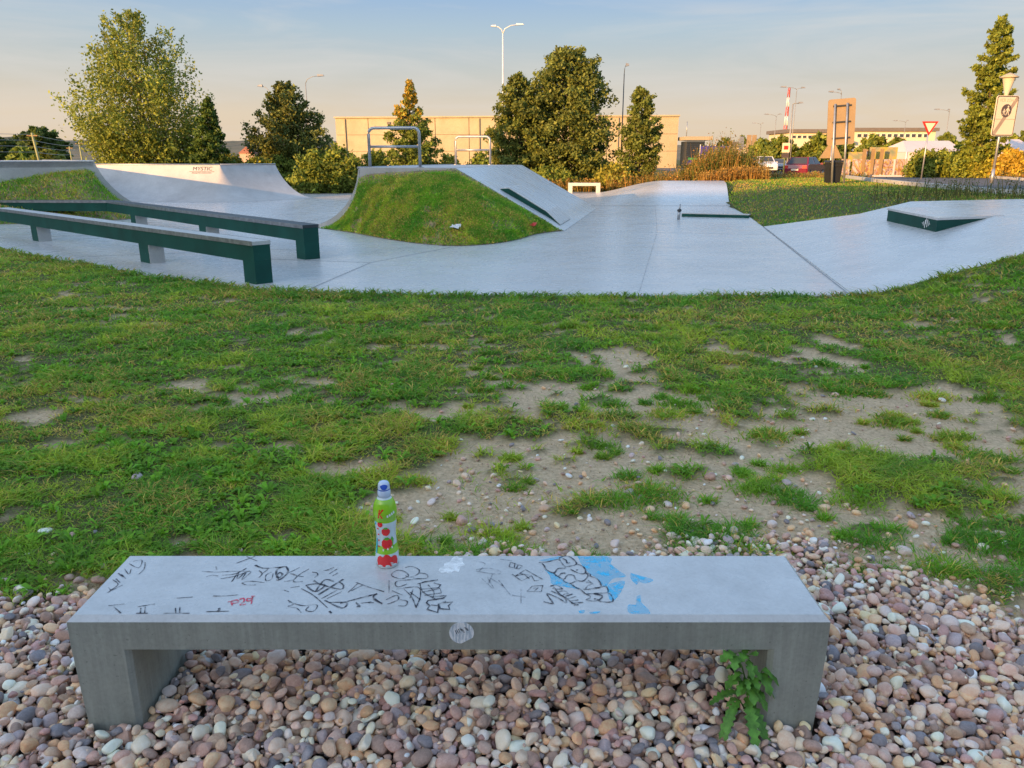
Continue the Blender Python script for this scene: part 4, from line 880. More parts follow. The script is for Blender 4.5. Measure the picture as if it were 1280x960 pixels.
# grass slope between the flat floor and the road, and verges
N = 130000
y = 11+29*rng.random(N)**1.3; x = 3+24*rng.random(N)
k = ~in_poly(x, y, PAD) & (x < .74*y+1) & (x > 4.5) & (y > 9.5)
x, y = x[k], y[k]; n = len(x)
def road_c(y): return np.interp(y, [14, 20, 30, 45, 70, 110], [19, 15.5, 16.8, 20.5, 25.5, 31])
def road_w(y): return np.interp(y, [14, 20, 30, 45, 60, 110], [3.2, 3.2, 3.0, 3.2, 7.5, 12])
k = np.abs(x-road_c(y)) > road_w(y)+.25; x, y = x[k], y[k]; n = len(x)
blades(np.stack([x, y, terrain(x, y)-.005], -1), .03+.05*rng.random(n), .012+.012*rng.random(n)*(y/16), .4+rng.random(n), grass_cols(x, y, n, .3)*.8, 'verge_grass')

# ---------------------------------------------------------------- road
ys = np.r_[np.arange(11, 30, 1.0), np.arange(30, 130, 3.0)]; M_asph = concrete('asphalt', (.10, .098, .10), (.075, .075, .078), .85, .8)
rc = road_c(ys); rw = road_w(ys); zt_ = lambda x, y: tz(x, y)+.03
P = []
for yy, c_, w_ in zip(ys, rc, rw):
    for q in np.linspace(-1, 1, 9): P.append((c_+q*w_, yy, zt_(c_+q*w_, yy)))
link('road', grid_mesh(P, len(ys), 9), M_asph, None, 'structure')
P = []
for xx in np.linspace(19, 60, 16):
    for yy in np.linspace(14.5, 21, 5): P.append((xx, yy, zt_(xx, yy)+.004))
link('road', grid_mesh(P, 16, 5), M_asph, None, 'structure')
mb = MB(); M_kerb = M_ledge
for sd_ in (-1, 1):
    kp = [(c_+sd_*(w_+.06), yy) for yy, c_, w_ in zip(ys, rc, rw) if (21.2 if sd_ > 0 else 14) < yy < 60]
    for a, b in zip(kp[:-1], kp[1:]):
        za, zb = zt_(*a), zt_(*b); mb.hexa([(a[0]-.06, a[1], za-.1), (a[0]+.06, a[1], za-.1), (b[0]+.06, b[1], zb-.1), (b[0]-.06, b[1], zb-.1), (a[0]-.06, a[1], za+.1), (a[0]+.06, a[1], za+.1), (b[0]+.06, b[1], zb+.1), (b[0]-.06, b[1], zb+.1)])
mb.build('kerb', M_kerb, None, 'structure')
# lane dashes on the car park
mb = MB()
for k in range(5):
    yy = 62+k*6; xx = float(road_c(yy))-3; mb.box((xx, yy, zt_(xx, yy)+.008), (.12, 3, .008))
mb.build('parking_line', M_white, None, 'structure')

# ---------------------------------------------------------------- trees and shrubs
def leaf_cloud(P, size, cols, name, parent, up=.3):
    n = len(P); a = rng.normal(0, 1, (n, 3)); a[:, 2] += up; a /= np.linalg.norm(a, axis=1)[:, None]; b_ = rng.normal(0, 1, (n, 3)); u = np.cross(a, b_); u /= np.linalg.norm(u, axis=1)[:, None]; v = np.cross(a, u)
    s1 = (size*(.6+.8*rng.random(n)))[:, None]; s2 = s1*.55
    V = np.stack([P-u*s1, P+v*s2, P+u*s1, P-v*s2], 1).reshape(-1, 3); F = np.arange(n*4).reshape(-1, 4)
    return link(name, same_mesh(name, V, F, np.repeat(cols, 4, 0)), M_leaf, parent)
def tree(name, label, base, H, env, c1, c2, nlimb, nleaf, lsize, asc=.5, droop=0., trunk=.12, h0=.04, spread=.10, top_col=None, cat='tree', group=None, shape=1.0, twigs=5, stems=1, lean=(0, 0)):
    """env: (height fraction, radius) pairs; limbs leave the trunk and rise by asc x radius"""
    t = thing(name, label, cat, base, 0, group); wood = MB()
    hs = [e[0] for e in env]; rs = [e[1] for e in env]
    def tr(k): return Vector((lean[0]*k+.05*H*.3*math.sin(k*4+base[0]), lean[1]*k+.04*H*.3*math.cos(k*5), H*k))
    wood.tube([tr(k/8*.92)-Vector((0, 0, .15 if k == 0 else 0)) for k in range(9)], trunk, 7, trunk*.15)
    segs = []
    for i in range(nlimb):
        ht = h0+(1-h0)*((i+.5+random.uniform(-.4, .4))/nlimb)**shape; ht = min(max(ht, .03), .995); rr = float(np.interp(ht, hs, rs))*random.uniform(.68, 1.04); a = i*2.39996+random.uniform(-.5, .5)
        rise = asc*rr; hb = max(.02*H, min(ht*H-rise, .9*H)); p0 = tr(hb/H); p1 = Vector((p0.x+rr*math.cos(a), p0.y+rr*math.sin(a), ht*H)); 
        ctrl = p0.lerp(p1, .5)+Vector((0, 0, (.18 if droop > 0 else -.1)*rr)); p1.z -= droop*rr
        pts = [p0*(1-q)**2+ctrl*2*q*(1-q)+p1*q*q for q in (0, .25, .5, .75, 1)]
        wood.tube(pts[:4], trunk*.28*(1-.6*ht)+.008, 5, .008); segs.append((pts, 1.0))
        for k in range(twigs):
            q = random.uniform(.3, .88); b0 = p0*(1-q)**2+ctrl*2*q*(1-q)+p1*q*q; ln = rr*random.uniform(.2, .42); aa = a+random.choice((-1, 1))*random.uniform(.6, 1.5)
            b1 = b0+Vector((math.cos(aa)*ln, math.sin(aa)*ln, ln*(asc*.8+random.uniform(-.2, .3)-droop))); segs.append(([b0, b0.lerp(b1, .33), b0.lerp(b1, .66), b0.lerp(b1, .85), b1], .6))
    wood.build('trunk', M_bark, t)
    wts = np.array([((s_[0][-1]-s_[0][0]).length+.15)*s_[1] for s_ in segs]); cnt = rng.multinomial(nleaf, wts/wts.sum()); PP = []
    tint = []
    for (pts, k_), c_ in zip(segs, cnt):
        if not c_: continue
        q = rng.beta(2.2, 1.3, c_)*4; i_ = np.minimum(q.astype(int), 3); A = np.array([tuple(p) for p in pts]); pos = A[i_]+(A[i_+1]-A[i_])*(q-i_)[:, None]
        ln = np.linalg.norm(A[-1]-A[0])*1.35+.1; pos = pos+rng.normal(0, 1, (c_, 3))*(spread*(.35+.65*(1-q/4)**.7)*(.5+ln*.5))[:, None]; PP.append(pos); tint.append(np.full(c_, random.uniform(.7, 1.3)))
    PP = np.concatenate(PP); tint = np.concatenate(tint); PP[:, 2] = np.maximum(PP[:, 2], .05)
    k = np.clip(rng.normal(.5, .28, (len(PP), 1)), 0, 1); cols = np.array(c1)*(1-k)+np.array(c2)*k
    if top_col is not None:
        q = (sm(.45, .95, PP[:, 2]/H)*rng.random(len(PP)) > .25)[:, None]; cols = np.where(q, np.array(top_col), cols)
    cols = cols*tint[:, None]*(.75+.5*rng.random((len(PP), 1)))
    leaf_cloud(PP, np.full(len(PP), lsize*1.25), np.clip(cols*np.array([1.8, 1.98, 1.45]), 0, .6), 'crown', t); return t
def B3(u, v, Y):
    p = py(u, v, Y); return (p.x, p.y, tz(p.x, p.y))
G = 'trees behind the skatepark'
tree('poplar_tree', 'tall spreading golden green tree behind the far quarter pipe', (-19.2, 42, 0), 8.5, [(0, 1.7), (.12, 2.8), (.35, 3.5), (.55, 3.5), (.72, 2.9), (.88, 1.8), (1, .5)], (.10, .125, .03), (.18, .18, .045), 95, 42000, .06, 1.3, 0, .16, .08, .17, group=G, twigs=7)
tree('spruce_tree', 'small dark conical tree right of the tall golden tree', (-14.95, 40, 0), 4.35, [(0, 1.15), (.2, 1.3), (.5, .95), (.8, .45), (1, .06)], (.030, .055, .016), (.07, .095, .025), 46, 12000, .06, .1, .05, .1, .06, .13, group=G)
tree('maple_tree', 'dark rounded tree with spiky top left of the warehouse', (-12.45, 45, 0), 5.5, [(0, 1.0), (.12, 2.1), (.35, 2.55), (.6, 2.1), (.8, 1.35), (1, .35)], (.05, .065, .022), (.12, .115, .04), 90, 30000, .065, .8, 0, .14, .1, .14, group=G)
tree('hornbeam_tree', 'small orange-topped tree in front of the pale warehouse', (-4.2, 34, 0), 4.55, [(0, 1.0), (.15, 1.15), (.4, 1.25), (.6, .95), (.8, .45), (1, .05)], (.06, .085, .02), (.14, .15, .035), 70, 16000, .05, .35, 0, .09, .1, .10, top_col=(.32, .19, .04), group=G)
tree('hornbeam_tree', 'tallest dense dark green tree in the centre before the warehouse', (2.75, 40, 0), 6.6, [(0, 1.8), (.1, 2.7), (.35, 2.9), (.6, 2.5), (.8, 2.0), (.93, 1.35), (1, .6)], (.05, .065, .018), (.145, .145, .045), 120, 42000, .066, .35, .12, .14, .04, .14, group=G, twigs=6)
tree('hornbeam_tree', 'shorter tree joined to the left flank of the tallest centre tree', (.35, 39.3, 0), 5.35, [(0, 1.4), (.15, 1.9), (.5, 1.8), (.8, 1.1), (1, .25)], (.05, .065, .018), (.14, .14, .04), 80, 22000, .062, .35, .1, .12, .04, .14, group=G)
tree('hornbeam_tree', 'slim young tree right of the tallest centre tree', (5.85, 37, 0), 4.55, [(0, .6), (.2, .95), (.45, 1.1), (.7, .85), (.9, .5), (1, .15)], (.05, .07, .018), (.13, .13, .04), 60, 13000, .055, .5, 0, .08, .12, .12, group=G)
rb = B3(1222, 222, 36); tree('hornbeam_tree', 'tall spiky conical tree behind the white pedestrian zone sign', rb, 6.75, [(0, .95), (.12, 1.1), (.3, 1.15), (.55, 1.0), (.75, .75), (.9, .5), (1, .08)], (.06, .085, .02), (.17, .17, .035), 95, 26000, .052, .05, -.12, .12, .05, .10, group=G, twigs=4)
# shrubs
def shrub(label, base, H, r_, c1, c2, n=5000, ls=.06, cat='shrub', name='shrub', group=None, asc=.9):
    return tree(name, label, base, H, [(0, r_*.8), (.3, r_), (.65, r_*.85), (.9, r_*.45), (1, r_*.15)], c1, c2, 26, n, ls, asc, 0, .05, .1, .2, None, cat, group, twigs=4)
GS = 'shrubs between ramps and warehouse'
gb, gy_ = ((.06, .085, .02), (.17, .17, .035)), ((.12, .12, .025), (.26, .21, .04))
for lab, u, Y, H, r_, c in (('rounded green shrub behind the right end of the quarter pipe', 392, 33.5, 1.75, 1.0, gb), ('broad green shrub left of the central deck', 425, 33.8, 1.9, 1.1, gb), ('green shrub just behind the front guard rail', 470, 35, 1.7, 1.1, gb), ('low shrub below the orange-topped tree', 520, 34.6, 1.55, 1.0, gb), ('shrub in front of the warehouse wall left of the back rail', 560, 35.5, 1.5, .9, gy_), ('shrub behind the back guard rail', 600, 35.5, 1.6, .9, gb),
    ('leafy undergrowth at the foot of the tallest centre tree', 690, 36.8, 1.0, 1.3, gb), ('yellowish shrub under the slim young tree', 770, 36, 1.15, 1.0, gy_), ('low yellow shrub behind the middle of the quarter pipe', 290, 42, 1.6, 1.3, gy_), ('low yellow shrub behind the quarter pipe lip', 262, 43, 1.5, 1.1, gy_), ('low yellow shrub left of the dark rounded tree', 322, 41, 1.45, 1.1, gy_), ('dark shrub at the foot of the dark rounded tree', 352, 43, 1.5, 1.3, gb)):
    shrub(lab, B3(u, 210, Y), H, r_, *c, group=GS)
GH = 'hedge shrubs beyond the road'
for lab, u, Y, H, r_, c in (('green hedge shrub below the yield sign', 1152, 37, 1.2, .85, gb), ('green hedge shrub right of the yield sign post', 1176, 37.5, 1.2, .9, gb), ('hedge shrub at the foot of the spiky tree', 1200, 36.5, 1.25, .9, gb), ('golden shrub left of the sign post', 1228, 36, 1.15, .8, gy_), ('orange dry shrub right of the zone sign post', 1262, 35, 1.2, .8, ((.26, .17, .03), (.34, .20, .04))), ('orange dry shrub at the right edge of the picture', 1290, 35, 1.25, .8, ((.26, .17, .03), (.34, .20, .04)))):
    shrub(lab, B3(u, 222, Y), H, r_, *c, group=GH)
GT = 'trees beyond the car park'
for lab, u, Y, H, r_ in (('bushy green tree behind the white car', 952, 95, 3.6, 2.2), ('bushy green tree behind the dark red car', 975, 92, 3.7, 2.2), ('green tree left of the brown sign back', 1022, 90, 4.0, 2.4), ('dark green tree behind the brown sign back', 1045, 92, 3.8, 2.2), ('green tree above the graffiti boards', 1088, 90, 3.8, 2.6), ('green tree right of the graffiti boards', 1120, 95, 3.6, 2.2), ('green tree behind the yield sign', 1180, 90, 4.0, 2.2), ('tree above the white tent at right edge', 1275, 88, 4.2, 2.4), ('far tree behind the blue hoarding', 905, 150, 5.0, 2.6), ('small far tree left of the lamp posts', 926, 150, 5.4, 1.0)):
    shrub(lab, B3(u, 205, Y), H, r_, (.05, .075, .02), (.15, .15, .035), 4500, .26, 'tree', 'shrub_tree', GT)
GL = 'trees at the far left'
for lab, u, Y, H, r_, c in (('big round dark tree behind the power pole', 55, 140, 6.6, 5.2, ((.035, .055, .02), (.08, .10, .03))), ('dark rounded tree at the left edge', 2, 130, 4.6, 3.2, ((.035, .055, .02), (.08, .10, .03))), ('pale green low bush left of the power pole', 28, 110, 2.6, 2.2, ((.10, .13, .03), (.16, .18, .04))), ('olive low bush right of the power pole', 62, 108, 2.2, 2.2, ((.10, .11, .03), (.15, .15, .04)))):
    shrub(lab, B3(u, 205, Y), H, r_, *c, 9000, .36, 'tree', 'round_tree', GL, .5)
# tall dry weeds
def tall_weeds(xs, ys_, hs_, pal, name):
    n = len(xs); cols = np.array(pal)[rng.integers(0, len(pal), n)]*(.7+.6*rng.random((n, 1)))
    blades(np.stack([xs, ys_, terrain(xs, ys_)], -1), hs_, np.full(n, .03)*(ys_/30), .10+.25*rng.random(n), np.clip(cols, 0, .7), name)
    m = np.repeat(np.arange(n), 5); q = .25+.75*rng.random(len(m)); P = np.stack([xs[m]+rng.normal(0, .05, len(m)), ys_[m]+rng.normal(0, .05, len(m)), terrain(xs[m], ys_[m])+hs_[m]*q], -1)
    o = leaf_cloud(P, np.full(len(P), .035)*(ys_[m]/30), np.clip(cols[m]*(.7+.6*rng.random((len(m), 1))), 0, .7), name, None); o['kind'] = 'stuff'
dry = [(.36, .19, .045), (.30, .20, .05), (.20, .18, .04), (.13, .15, .03), (.38, .24, .07)]
n = 2600; u = rng.random(n); xs = 8.0+3.0*u+rng.normal(0, .15, n); ys_ = 34.5+3.5*rng.random(n); tall_weeds(xs, ys_, (.45+1.0*rng.random(n))*(.6+.55*np.sin(np.pi*np.clip(u, .04, .9)))*np.where(rng.random(n) < .15, 1.35, 1.), dry+[(.11, .15, .03), (.09, .13, .03), (.22, .21, .05)], 'tall_weeds')
n = 900; xs = 8+2.8*rng.random(n); ys_ = 33.2+1.2*rng.random(n); tall_weeds(xs, ys_, .25+.35*rng.random(n), dry[:2]+dry[4:], 'tall_weeds')
n = 1200; xs = 4.2+3.4*rng.random(n); ys_ = 34.5+2*rng.random(n); tall_weeds(xs, ys_, .3+.8*rng.random(n)*rng.random(n), dry, 'tall_weeds')
n = 700; xs = .4+3.6*rng.random(n); ys_ = 35+1.2*rng.random(n); tall_weeds(xs, ys_, .2+.4*rng.random(n), dry, 'tall_weeds')
n = 700; xs = 11.4+5*rng.random(n); ys_ = 36+5*rng.random(n); tall_weeds(xs, ys_, .08+.22*rng.random(n)**2, dry, 'tall_weeds')
n = 420; ys_ = 17.2+2.4*rng.random(n); xs = 8.6+5.2*rng.random(n); tall_weeds(xs, ys_, .15+.5*rng.random(n)**2, [(.07, .11, .025), (.11, .13, .03), (.18, .15, .05)], 'verge_weeds')
n = 1500; xs = 19.5+9*rng.random(n); ys_ = 33+3*rng.random(n); k = xs-road_c(ys_) > road_w(ys_)+.3; tall_weeds(xs[k], ys_[k], .12+.2*rng.random(k.sum()), dry[:3], 'verge_weeds')

# ---------------------------------------------------------------- small concrete benches in the sun
def small_bench(label, p, wd, rz=0):
    t = thing('small_bench', label, 'bench', p, rz, 'plain far concrete benches'); MB().box((0, 0, .36), (wd, .4, .12)).build('seat', M_ledge, t)
    for s_ in (-1, 1): MB().box((s_*(wd/2-.09), 0, .148), (.18, .398, .30)).build('leg', M_ledge, t)
p = py(730, 245, 33.6); small_bench('sunlit concrete bench at the foot of the dark centre trees', (p.x, 33.6, .006), 1.35, -.1)
p = py(414, 242, 37.0); small_bench('sunlit concrete bench half hidden behind the quarter pipe', (p.x, 37.0, 0), 1.2, .1)

# ---------------------------------------------------------------- buildings
M_panel = concrete('cream_cladding', (.40, .345, .235), (.375, .32, .215), .6, .1, (1, 1, 1), .08)
M_seam = plain('cladding_seam', (.36, .30, .20), .6); M_roofd = plain('dark_roof', (.16, .14, .13), .7); M_glass = plain('dark_glass', (.05, .06, .075), .15, 0, .2, .4)
wl, wr = Vector((-27.4, 125.5, 0)), Vector((24.7, 120, 0)); wd_ = (wr-wl); wlen = wd_.length; wdn = wd_.normalized(); wn = Vector((wdn.y, -wdn.x, 0)); HW = 7.35
wh = thing('warehouse', 'long windowless cream panel warehouse behind the central trees', 'building', wl, math.atan2(wdn.y, wdn.x)); npan = 10; pw = wlen/npan
for k in range(npan):
    for r_ in range(3): MB().box((pw*(k+.5), 15.1, HW/3*(r_+.5)), (pw-.10, 30, HW/3-.05)).build('wall_panel', M_panel, wh)
MB().box((wlen/2, 15.2, HW/2-.1), (wlen-.3, 29.8, HW-.3)).build('wall_core', M_seam, wh); MB().box((wlen/2, 15, HW+.12), (wlen+.2, 30.3, .22)).build('roof', M_panel, wh)
for k in range(5): MB().box((pw*(.3+2*k), -.07, HW/2), (.14, .14, HW-.2)).build('downpipe', M_seam, wh)
for k in range(2): MB().box((8.5+k*1.0, -.02, 6.6), (.5, .1, .35)).build('vent', M_roofd, wh)
for k in range(4): MB().box((7+k*12, 10, HW+.45), (1.2, 1.2, .5)).build('roof_unit', M_steel, wh)
# annex with dark cladding
M_navy = plain('navy_cladding', (.025, .035, .05), .45); pv = thing('dark_pavilion', 'dark slatted pavilion with pale flat roof beside the warehouse end', 'building', (25.1, 117, 0))
MB().box((1.6, 2, 1.9), (2.6, 4, 3.8)).build('wall', M_navy, pv); MB().box((1.9, 2, 4.2), (4.0, 5, .5)).build('roof', M_panel, pv)
for k in range(8): MB().box((1.6, -.08, 1.7+k*.27), (2.62, .1, .12)).build('slat', M_navy, pv)
MB().box((1.3, -.10, 1.35), (1.4, .1, .3)).build('sign_board', plain('green_sign', (.02, .28, .09), .5), pv); MB().box((.9, -.1, .6), (.9, .1, 1.1)).build('door', plain('blue_door', (.02, .025, .22), .5), pv)
MB().tube([(.6, 2, 4.4), (.6, 2, 6.6)], .06, 6).build('antenna', M_steel, pv)
M_bluew = plain('blue_hoarding_paint', (.045, .04, .30), .5); hb = thing('blue_hoarding', 'row of blue hoarding panels behind the dry weeds', 'fence', (25.3, 108, 0))
for k in range(6): MB().box((.5+k*1.0, 0, 1.55), (.97, .08, 2.9)).build('panel', M_bluew, hb)
for k in range(7): MB().box((k*1.0, .08, 1.6), (.08, .08, 3.2)).build('post', M_white, hb)
# pale office building
M_pale = plain('pale_render', (.66, .57, .42), .8, 0, .05, .3)
def office(label, u0, u1, v, Y, nwin, vw0, vw1, roofc):
    a, b = py(u0, v, Y), py(u1, v, Y); wdt = b.x-a.x; h_ = a.z; t = thing('office_building', label, 'building', (a.x, Y, 0), 0, 'pale buildings beyond the car park')
    MB().box((wdt/2, 6, h_/2), (wdt, 12, h_)).build('wall', M_pale, t); MB().box((wdt/2, 6, h_+.35), (wdt+1, 13, .7)).build('roof', roofc, t)
    z0, z1 = py(u0, vw1, Y).z, py(u0, vw0, Y).z
    for k in range(nwin):
        f_ = MB().box((wdt*(.08+.84*(k+.5)/nwin), -.05, (z0+z1)/2), (wdt*.84/nwin*.72, .12, z1-z0)).build('window', M_white, t); MB().box((wdt*(.08+.84*(k+.5)/nwin), -.12, (z0+z1)/2), (wdt*.84/nwin*.62, .06, (z1-z0)*.8)).build('pane', M_glass, f_)
office('pale office block with dark flat roof left of the brown sign back', 985, 1040, 166, 165, 7, 169, 173, M_roofd); office('long pale office block right of the brown sign back', 1062, 1170, 164, 175, 12, 167, 172, M_roofd)
office('low pale shed roofline behind the far car park trees', 936, 962, 181, 150, 4, 184, 187, M_roofd)
hs = thing('cottage', 'tiny far house with reddish roof left of the dark rounded tree', 'building', py(313, 205, 300).to_3d()); hs.location.z = 0
MB().box((0, 0, 1.6), (5.5, 6, 3.2)).build('wall', plain('house_render', (.5, .36, .28), .8), hs); MB().prism([(-3.1, -3.3, 3.2), (3.1, -3.3, 3.2), (0, -3.3, 5.6)], (0, 0, 0), (0, 6.6, 0)).build('roof', plain('red_tiles', (.30, .13, .10), .8), hs)
# unseen long block, added behind the photographer to shade the park's near half
mb = MB(); mb.box((-30, -31, 6.02), (150, 12, 12.04)); mb.build('shade_caster', plain('caster_brown', (.16, .10, .07), .9), None, 'structure')

# ---------------------------------------------------------------- marquees
M_tent = plain('white_canvas', (.68, .56, .52), .6, 0, .06, 1)
def tent(label, u0, u1, Y, vr, ve):
    a, b = py(u0, ve, Y), py(u1, ve, Y); zr = py(u0, vr, Y).z; ze = a.z; wdt = b.x-a.x; zb = tz(a.x, Y)-.05; t = thing('marquee_tent', label, 'tent', (a.x, Y, zb), 0, 'white marquee tents'); zr -= zb; ze -= zb; dp = 4.0
    MB().add([(0, 0, ze), (wdt, 0, ze), (wdt, dp/2, zr), (.7, dp/2, zr), (0, dp, ze), (wdt, dp, ze)], [(0, 1, 2, 3), (3, 2, 5, 4), (0, 3, 4)]).build('roof_canvas', M_tent, t, None, False)
    mb = MB(); mb.add([(0.02, .02, 0), (wdt, .02, 0), (wdt, .02, ze-.01), (.02, .02, ze-.01)], [(0, 1, 2, 3)]); mb.add([(.02, .02, 0), (.02, dp-.02, 0), (.02, dp-.02, ze-.01), (.02, .02, ze-.01)], [(3, 2, 1, 0)]); mb.build('side_canvas', M_tent, t, None, False)
    for k in range(4): MB().tube([(wdt*k/3, -.04, 0), (wdt*k/3, -.04, ze)], .035, 6).build('pole', M_white, t)
tent('white marquee tent with pale gable end behind the yield sign', 1133, 1208, 46, 175, 190); tent('white marquee tent behind the zone sign at the right edge', 1234, 1300, 44, 173, 189)

# ---------------------------------------------------------------- graffiti boards
def graf_mat(name, sc, cols):
    m, nt, b = new_mat(name); n = noise(nt, sc, 3, .5, (1, 1, .7), dist=2.2)
    st = [(.28+.44*i/len(cols), c) for i, c in enumerate(cols)]; r_ = ramp(nt, n, st); nt.links.new(r_, b.inputs['Base Color']); b.inputs['Roughness'].default_value = .6; return m
g1 = graf_mat('graffiti_spray', 2.0, [(.35, .28, .14), (.10, .05, .12), (.5, .42, .40), (.22, .08, .06), (.45, .36, .10), (.30, .24, .32), (.55, .50, .44), (.12, .16, .10)]); g2 = graf_mat('graffiti_board', .8, [(.42, .32, .08), (.30, .30, .10), (.46, .36, .06), (.36, .30, .16), (.20, .24, .16)])
Yg = 38
def board(u0, u1, v0, v1, Y, m, t, o, name='panel'):
    a, b = py(u0, v1, Y), py(u1, v0, Y); MB().box(((a.x+b.x)/2-o.x, Y-o.y, (a.z+b.z)/2-o.z), (b.x-a.x, .1, b.z-a.z)).build(name, m, t)
p = py(1048, 216, Yg); gt = thing('graffiti_wall', 'colourful graffiti boards standing beside the road left of the tents', 'wall', (p.x, Yg, tz(p.x, Yg))); o = Vector(gt.location)
board(1060, 1079, 190, 202, 38.6, g2, gt, o); board(1080, 1085, 187, 217, 38.4, g1, gt, o); board(1086, 1122, 184, 199, 38.5, g2, gt, o)
for u0, u1 in ((1050, 1063), (1064, 1078), (1079, 1090), (1091, 1101), (1102, 1117), (1118, 1134)): board(u0, u1, 200-random.random()*2, 219, Yg-.1*random.random(), g1, gt, o)
for u_ in (1079, 1090, 1101): board(u_, u_+.35, 186, 218, Yg-.12, M_wood, gt, o, 'post')

# ---------------------------------------------------------------- road signs
M_back = plain('sign_back', (.30, .22, .13), .55, 0, .08, 2); M_face = plain('sign_face', (.72, .62, .46), .5, 0, .04, 1); M_sred = plain('sign_red', (.55, .03, .02), .45); M_sdk = plain('sign_dark', (.09, .07, .07), .5)
def rrect(w_, h_, r_, n_=5):
    out = []
    for cx_, cy_, a0 in ((w_/2-r_, h_/2-r_, 0), (-w_/2+r_, h_/2-r_, 90), (-w_/2+r_, -h_/2+r_, 180), (w_/2-r_, -h_/2+r_, 270)):
        for k in range(n_+1): a = R(a0+90*k/n_); out.append((cx_+r_*math.cos(a), cy_+r_*math.sin(a)))
    return out
def plate(poly, y0, th, name, m, par, zc_): return MB().prism([(x, y0, zc_+z) for x, z in poly], (0, 0, 0), (0, th, 0)).build(name, m, par)
def fpoly(poly, y, name, m, par, zc_): return MB().add([(x, y, zc_+z) for x, z in poly], [tuple(range(len(poly)))]).build(name, m, par)
Yb = 28; p = py(1052, 232, Yb); gz = tz(p.x, Yb); sb = thing('sign_board', 'back of a large brown traffic board on two steel posts', 'sign', (p.x-.1, Yb, gz), R(-10)); sb.rotation_euler = (0, R(-4), R(-10)); zc_ = py(1052, 152, Yb).z-gz; hw = 16/F_PX*27; hh = 27/F_PX*27
plate(rrect(hw*2, hh*2, .08), .06, .04, 'board', M_back, sb, zc_)
for x_ in (-.24, .16): MB().tube([(x_, 0, -.2), (x_, 0, zc_+hh*.8)], .038, 8).build('post', M_steel, sb)
for k in (-.7, 0, .7): MB().box((0, .03, zc_+hh*k), (hw*1.3, .05, .05)).build('bracket', M_dark, sb)
p = py(1043, 190, 29.5); gz = tz(p.x, 29.5); ws = thing('warning_sign', 'back of a triangular warning sign below the brown board', 'sign', (p.x-.1, 29.5, gz), R(-8)); zc_ = p.z-gz
plate([(-.40, -.22), (.40, -.22), (0, .48)], .05, .03, 'plate', M_back, ws, zc_); MB().tube([(0, 0, -.2), (0, 0, zc_+.4)], .035, 8).build('post', M_steel, ws)
# waste bin
p = py(1044, 234, 28); bn = thing('waste_bin', 'black plastic waste bin at the foot of the brown sign board', 'bin', (p.x+.02, 28.4, tz(p.x, 28.4))); MB().box((0, 0, .38), (.40, .40, .70), 0, 1.18).build('body', M_black, bn); MB().box((0, 0, .77), (.54, .54, .07), 0, .9).build('lid', M_black, bn); MB().box((0, -.24, .62), (.34, .03, .05)).build('handle', M_black, bn)
# yield sign
p = py(1162, 200, 33); gz = tz(p.x, 33); ys_g = thing('yield_sign', 'red and white triangular yield sign on a thin grey post', 'sign', (py(1162, 158.5, 33).x, 33, gz)); zc_ = py(1162, 158.5, 33).z-gz
plate([(-.33, .21), (0, -.34), (.33, .21)], -.02, .03, 'border', M_sred, ys_g, zc_); fpoly([(-.215, .145), (0, -.215), (.215, .145)][::-1], -.025, 'face', M_face, ys_g, zc_); MB().tube([(-.02, .04, -.1), (0, .04, zc_+.1)], .03, 8).build('post', M_steel, ys_g)
# end of pedestrian zone sign
p = py(1241, 228, 28); gz = tz(p.x, 28); zs = thing('zone_sign', 'white end-of-pedestrian-zone sign with a diagonal stripe below the park lamp', 'sign', (p.x, 28, gz), 0); zs.rotation_euler = (0, 0, R(14))
zc_ = (py(1257, 145, 28).z-gz); W_, H_ = .92, 1.32
plate(rrect(W_, H_, .09), -.05, .03, 'plate', M_face, zs, zc_); 
o_, i_ = rrect(W_-.03, H_-.03, .08), rrect(W_-.09, H_-.09, .06); n_ = len(o_)
MB().add([(x, -.054, zc_+z) for x, z in o_]+[(x, -.054, zc_+z) for x, z in i_], [(k, (k+1) % n_, n_+(k+1) % n_, n_+k) for k in range(n_)]).build('border', M_sdk, zs)
cz_ = .17; fpoly([(.215*math.cos(2*math.pi*k/28), cz_+.215*math.sin(2*math.pi*k/28)) for k in range(28)], -.056, 'disc', M_sdk, zs, zc_)
def fig(cx_, z0, s_):
    mb = MB(); y_ = -.060
    def q(*pp): mb.add([(cx_+x*s_, y_, zc_+z0+z*s_) for x, z in pp], [tuple(range(len(pp)))])
    q(*[(.12*math.cos(k*.7854), 1.0+.12*math.sin(k*.7854)) for k in range(8)]); q((-.14, .85), (.14, .85), (.12, .42), (-.12, .42)); q((-.12, .42), (.0, .42), (-.16, 0), (-.28, 0)); q((.0, .42), (.12, .42), (.28, 0), (.16, 0)); q((.12, .84), (.34, .5), (.28, .44), (.1, .68)); q((-.12, .84), (-.36, .5), (-.30, .44), (-.1, .68)); return mb
fig(.055, cz_-.15, .28).build('adult_figure', M_face, zs, None, False); fig(-.095, cz_-.14, .18).build('child_figure', M_face, zs, None, False)
m_str = plain('sign_stripe', (.36, .28, .22), .5); fpoly([(-.41, -.61), (-.30, -.61), (.41, .50), (.41, .61), (.33, .61), (-.41, -.52)], -.053, 'stripe', m_str, zs, zc_); fpoly([(-.41, -.115), (.41, -.115), (.41, -.10), (-.41, -.10)], -.0525, 'rule', m_str, zs, zc_)
me = text_mesh('PĚŠÍ ZÓNA', .13)
for v in me.vertices: v.co = Vector((v.co.x, -.0535, zc_+.50+v.co.y))
link('lettering', me, plain('faint_print', (.46, .38, .27), .5), zs)
for q in (-.35, .35): MB().box((0, .0, zc_+q), (.14, .06, .05)).build('clamp', M_steel, zs)
